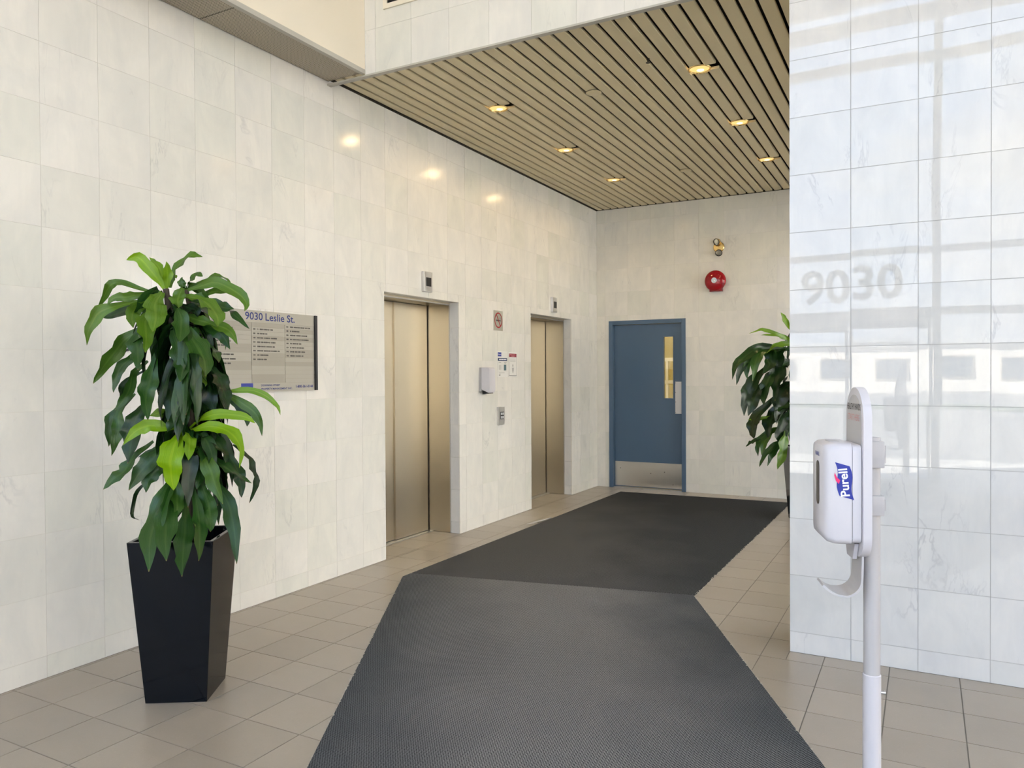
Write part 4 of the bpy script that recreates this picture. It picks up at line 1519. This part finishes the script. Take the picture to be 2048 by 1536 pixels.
base1 = Vector((pc[0], pc[1], 0.68))
cane(p1, [base1 + CR * 0.02, px3(388, 930), px3(372, 760), px3(342, 640), px3(332, 578)], 0.021)
cane(p1, [base1 + CR * 0.05, px3(402, 900, -0.04), px3(398, 760, -0.05), px3(384, 640, -0.02), px3(372, 580)], 0.017)
cane(p1, [base1 - CR * 0.01 + toC * 0.03, px3(378, 980, 0.05), px3(374, 860, 0.05)], 0.017)
A = [
    (1, [(975, 480), (870, 330), (700, 140), (565, 165)], 115, .12, (0, .05), .3),
    (1, [(985, 470), (930, 260), (815, 135)], 85, .18, (0, -.05), .2),
    (1, [(1005, 490), (1015, 330), (1000, 180)], 95, .2, (0, .06), 0),
    (1, [(1050, 470), (1110, 260), (1270, 120), (1400, 130)], 110, .45, (0, -.03), .3),
    (1, [(1040, 470), (1070, 380), (1120, 330)], 70, .3, (0, -.05), 0),
    (1, [(900, 530), (640, 460), (480, 410), (380, 450), (310, 580), (240, 720)], 90, .5, (0, .0), .5),
    (1, [(900, 540), (700, 545), (560, 570), (430, 580), (350, 660)], 90, .45, (0, .06), .3),
    (1, [(880, 600), (560, 650), (380, 690), (250, 750), (190, 850), (140, 960), (130, 1100)], 120, .4, (0, .10), .2),
    (1, [(880, 620), (640, 690), (470, 750), (310, 800)], 130, .75, (0, -.05), .3),
    (1, [(960, 520), (880, 640), (885, 800), (855, 950)], 205, .35, (.02, .16), 0),
    (1, [(880, 610), (680, 690), (625, 780), (640, 910)], 130, .42, (0, .12), .2),
    (1, [(930, 640), (780, 820), (780, 1000), (770, 1180)], 165, .38, (.05, .18), 0),
    (1, [(900, 800), (690, 1000), (690, 1180), (690, 1370)], 160, .66, (.02, .14), .1),
    (1, [(900, 850), (580, 1010), (430, 1180), (300, 1350), (200, 1520)], 150, .55, (0, .10), .2),
    (1, [(900, 950), (640, 1110), (560, 1165), (460, 1225)], 60, .92, (0, -.06), .3),
    (1, [(900, 1000), (640, 1220), (500, 1340), (450, 1480), (420, 1620)], 95, .7, (0, .03), .3),
    (1, [(1180, 470), (1130, 590), (1135, 690)], 140, .45, (.02, .10), .2),
    (2, [(375, 490), (350, 420), (355, 350)], 75, .6, (0, 0), .3),
    (2, [(390, 490), (440, 400), (520, 325), (580, 345)], 85, .55, (0, .05), .3),
    (2, [(370, 510), (560, 450), (700, 410), (850, 460), (1000, 560), (1060, 650), (1035, 725)], 115, .42, (0, .10), .1),
    (2, [(400, 500), (600, 400), (740, 340), (840, 385), (905, 435)], 85, .45, (0, -.05), .4),
    (2, [(400, 560), (560, 550), (680, 515), (830, 510), (950, 560), (1040, 650)], 75, .5, (0, -.02), .4),
    (2, [(380, 560), (560, 600), (680, 700), (740, 800), (745, 890)], 175, .36, (.03, .18), 0),
    (2, [(420, 600), (680, 650), (820, 690), (925, 705)], 120, .68, (0, .05), .1),
    (2, [(700, 690), (860, 720), (960, 800), (1090, 920)], 85, .72, (0, .04), .2),
    (2, [(340, 740), (480, 810), (620, 850), (740, 900)], 100, .5, (0, .08), .2),
    (2, [(500, 830), (720, 880), (880, 950), (960, 1090)], 100, .42, (.02, .12), .1),
    (2, [(420, 800), (680, 910), (800, 1000), (880, 1145)], 130, .78, (0, .06), .1),
    (2, [(330, 640), (420, 690), (500, 720), (520, 790)], 110, .95, (0, .04), .3),
    (2, [(300, 690), (340, 800), (335, 950), (325, 1065)], 155, .62, (.04, .16), 0),
    (2, [(340, 860), (480, 1060), (590, 1260), (605, 1440)], 205, .62, (.04, .20), 0),
    (2, [(240, 900), (310, 1100), (360, 1320), (330, 1500)], 175, .72, (.02, .16), 0),
    (2, [(430, 870), (580, 930), (650, 1010), (695, 1120)], 75, .88, (0, .0), .3),
    (2, [(480, 1000), (660, 1120), (725, 1200), (755, 1290)], 120, .7, (0, .05), .2),
    (4, [(500, -40), (450, 80), (400, 220), (350, 320)], 125, .3, (.0, .08), .1),
    (4, [(520, -60), (640, 80), (700, 240), (755, 420)], 165, .92, (0, .08), .1),
    (4, [(480, -20), (540, 150), (550, 320), (610, 470)], 160, .95, (-.02, .05), 0),
    (3, [(900, 20), (830, 300), (775, 520), (800, 770)], 160, .66, (.04, .17), 0),
    (3, [(1090, 150), (1060, 380), (1040, 560), (1020, 780)], 140, .88, (0, .10), .1),
    (3, [(1180, 430), (1150, 650), (1080, 820), (1010, 900)], 145, .78, (.02, .12), 0),
    (3, [(800, 120), (640, 260), (600, 420), (520, 560), (440, 660)], 105, .62, (0, .04), .2),
    (3, [(780, 220), (560, 345), (510, 440), (500, 530), (455, 630)], 75, .88, (-.03, -.02), .3),
    (3, [(620, 500), (440, 690), (385, 850), (370, 1060)], 115, .7, (-.03, .0), .1),
    (3, [(660, 480), (490, 690), (480, 860), (440, 1000), (400, 1160)], 115, .62, (0, .05), .2),
    (3, [(760, 600), (660, 780), (620, 1000), (580, 1245)], 195, .86, (0, .07), .1),
    (3, [(860, 1000), (640, 1190), (540, 1330), (430, 1410), (310, 1530)], 130, .62, (0, .08), .1),
    (3, [(1050, 1030), (960, 1060), (820, 1110), (690, 1180)], 45, .8, (0, .02), .3),
    (3, [(1080, 1000), (930, 1110), (800, 1250), (690, 1370), (590, 1540)], 165, .72, (.02, .13), .1),
    (3, [(1180, 860), (1020, 860), (860, 830), (740, 850), (630, 920), (525, 1045)], 125, .12, (.05, .16), .1),
    (3, [(1180, 760), (1000, 700), (920, 690), (820, 725)], 95, .32, (.02, .10), .2),
    (3, [(1215, 870), (1110, 1000), (1045, 1200), (1055, 1380), (1080, 1540)], 215, .04, (.05, .26), 0),
    (3, [(1240, 870), (1255, 1000), (1245, 1210)], 125, .22, (.05, .20), 0),
    (4, [(310, 650), (440, 545), (600, 490), (800, 490), (960, 525), (1045, 585)], 95, .10, (.03, .12), .1),
    (4, [(420, 180), (770, 290), (930, 385), (1050, 480), (1100, 590), (1120, 725)], 95, .55, (0, .04), .2),
    (4, [(320, 670), (520, 620), (700, 650), (820, 740), (885, 870), (870, 1075)], 135, .10, (.05, .20), .1),
    (4, [(500, 260), (770, 235), (920, 220), (1060, 235), (1200, 310), (1290, 400), (1320, 495)], 65, .25, (0, .02), .2),
    (4, [(520, 200), (780, 310), (900, 430), (960, 520), (955, 620)], 105, .82, (-.04, -.02), .2),
    (4, [(380, 680), (500, 730), (640, 810), (705, 920), (720, 1015)], 135, .86, (0, .06), .1),
    (4, [(420, 900), (590, 980), (740, 1085), (880, 1180), (1010, 1245)], 115, .72, (0, .08), .1),
    (4, [(720, 900), (830, 1060), (880, 1230), (895, 1400)], 125, .82, (-.02, .02), .1),
    (4, [(800, 820), (960, 950), (1020, 1100), (1050, 1260), (980, 1460)], 95, .92, (-.03, -.02), .2),
    (4, [(400, 840), (520, 1020), (600, 1240), (690, 1470)], 150, .52, (.04, .17), 0),
    (4, [(360, 960), (430, 1140), (405, 1310)], 95, .7, (.03, .10), .1),
    (5, [(760, 350), (640, 640), (520, 980), (500, 1350)], 180, .64, (.05, .32), 0),
    (5, [(780, 380), (690, 700), (670, 980), (680, 1240)], 180, .66, (.05, .33), 0),
    (5, [(880, 600), (870, 900), (850, 1150), (840, 1400)], 150, .72, (.06, .36), 0),
    (5, [(960, 480), (1010, 780), (1020, 1000), (1010, 1240)], 115, .70, (.05, .33), .1),
    (5, [(1000, 350), (1100, 620), (1130, 800), (1130, 940)], 155, .64, (.03, .18), 0),
    (5, [(1100, 350), (1290, 600), (1370, 900), (1400, 1270)], 130, .74, (.0, .16), .1),
    (5, [(760, 200), (600, 290), (500, 410), (470, 540)], 125, .7, (.02, .10), .1),
    (5, [(560, 380), (410, 490), (340, 630), (330, 780), (405, 822)], 42, .95, (0, .03), .4),
    (5, [(780, 380), (790, 600), (785, 800)], 120, .6, (.05, .15), .1),
    (5, [(900, 200), (840, 420), (830, 600), (790, 800)], 160, .95, (.02, .08), .1),
]
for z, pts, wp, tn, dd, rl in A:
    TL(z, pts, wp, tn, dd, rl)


def fill(parent, axis_pts, n, seed, rad, lenr, wid, back=None, tones=(0.75, 1.0)):
    rq = random.Random(seed)
    q = catmull([Vector(p) for p in axis_pts], 20)
    for k in range(n):
        p = q[int(rq.uniform(3, 20))]
        a = rq.uniform(0, 6.283)
        d_ = Vector((math.cos(a), math.sin(a), 0))
        if back is not None and d_.dot(back) > 0.35:
            d_ = d_ - back * 1.2 * d_.dot(back)
            d_.normalize()
        L = rq.uniform(*lenr)
        R_ = rad * rq.uniform(0.6, 1.0)
        up = rq.uniform(0.02, 0.09)
        pts = [p, p + d_ * R_ * 0.5 + Vector((0, 0, up)), p + d_ * R_ + Vector((0, 0, -L * 0.35)), p + d_ * R_ * 1.08 + Vector((0, 0, -L))]
        f = (d_ + Vector((0, 0, 0.5))).normalized()
        leaf(parent, pts, wid * rq.uniform(0.8, 1.2), rq.uniform(*tones), f, rq.uniform(-.2, .2))


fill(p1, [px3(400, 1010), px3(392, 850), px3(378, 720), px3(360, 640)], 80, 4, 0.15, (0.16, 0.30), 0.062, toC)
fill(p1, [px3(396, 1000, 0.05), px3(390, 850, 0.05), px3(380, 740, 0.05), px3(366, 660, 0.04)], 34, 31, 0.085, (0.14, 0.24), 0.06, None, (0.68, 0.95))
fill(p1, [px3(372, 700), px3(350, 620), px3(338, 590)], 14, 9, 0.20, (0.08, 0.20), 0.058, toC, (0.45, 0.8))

# --- plant in the far corner of the lift lobby
pc2 = (-1.045, 8.13)
p2 = thing('corn_plant', 'tall corn plant in a black planter at the corner of the end wall', 'potted plant', (pc2[0], pc2[1], 0))
planter(p2, pc2, math.radians(24), 0.136, 0.188, 0.742)
D2 = (Vector((pc2[0], pc2[1], 1.2)) - CAM).dot(CF)
to2 = -Vector((pc2[0], pc2[1], 0)).normalized()
b2 = Vector((pc2[0], pc2[1], 0.68))
cane(p2, [b2, b2 + Vector((0.01, 0.02, 0.5)), b2 + Vector((-0.02, 0, 1.0)), b2 + Vector((0.02, 0, 1.28))], 0.021)
cane(p2, [b2 + Vector((-0.06, -0.04, 0)), b2 + Vector((-0.10, -0.03, 0.4)), b2 + Vector((-0.12, 0, 0.85))], 0.017)
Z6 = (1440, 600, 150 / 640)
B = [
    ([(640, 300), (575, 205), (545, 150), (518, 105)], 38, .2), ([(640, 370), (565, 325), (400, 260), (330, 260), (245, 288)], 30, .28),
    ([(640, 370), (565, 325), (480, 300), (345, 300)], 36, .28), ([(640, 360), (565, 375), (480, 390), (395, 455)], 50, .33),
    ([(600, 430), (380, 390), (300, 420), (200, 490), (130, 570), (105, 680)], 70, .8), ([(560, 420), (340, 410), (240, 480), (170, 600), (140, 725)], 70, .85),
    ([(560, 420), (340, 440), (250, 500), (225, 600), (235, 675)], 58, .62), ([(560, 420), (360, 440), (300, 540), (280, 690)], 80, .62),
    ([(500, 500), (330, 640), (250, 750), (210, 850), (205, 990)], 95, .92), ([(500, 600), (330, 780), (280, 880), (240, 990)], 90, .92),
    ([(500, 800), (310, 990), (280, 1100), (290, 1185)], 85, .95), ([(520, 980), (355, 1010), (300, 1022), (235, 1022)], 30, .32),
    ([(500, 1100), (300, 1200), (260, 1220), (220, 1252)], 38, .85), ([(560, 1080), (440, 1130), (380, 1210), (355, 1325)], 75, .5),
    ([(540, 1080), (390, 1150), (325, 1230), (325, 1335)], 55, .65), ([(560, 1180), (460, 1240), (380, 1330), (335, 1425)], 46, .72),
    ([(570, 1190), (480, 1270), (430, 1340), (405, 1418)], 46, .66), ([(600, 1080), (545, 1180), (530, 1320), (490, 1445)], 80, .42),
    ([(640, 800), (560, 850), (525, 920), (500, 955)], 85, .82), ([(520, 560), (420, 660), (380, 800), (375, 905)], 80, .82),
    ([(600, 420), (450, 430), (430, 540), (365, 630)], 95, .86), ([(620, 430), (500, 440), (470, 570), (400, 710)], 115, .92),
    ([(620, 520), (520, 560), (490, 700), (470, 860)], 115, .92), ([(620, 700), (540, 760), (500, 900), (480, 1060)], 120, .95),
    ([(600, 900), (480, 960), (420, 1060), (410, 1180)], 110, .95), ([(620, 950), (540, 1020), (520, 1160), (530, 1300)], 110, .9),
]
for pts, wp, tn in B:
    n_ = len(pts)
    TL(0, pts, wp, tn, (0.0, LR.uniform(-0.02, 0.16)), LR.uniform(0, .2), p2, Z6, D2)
fill(p2, [b2 + Vector((0, 0, 0.25)), b2 + Vector((0, 0, 0.6)), b2 + Vector((0, 0, 0.9)), b2 + Vector((0, 0, 1.25))], 60, 14, 0.20, (0.16, 0.32), 0.066)
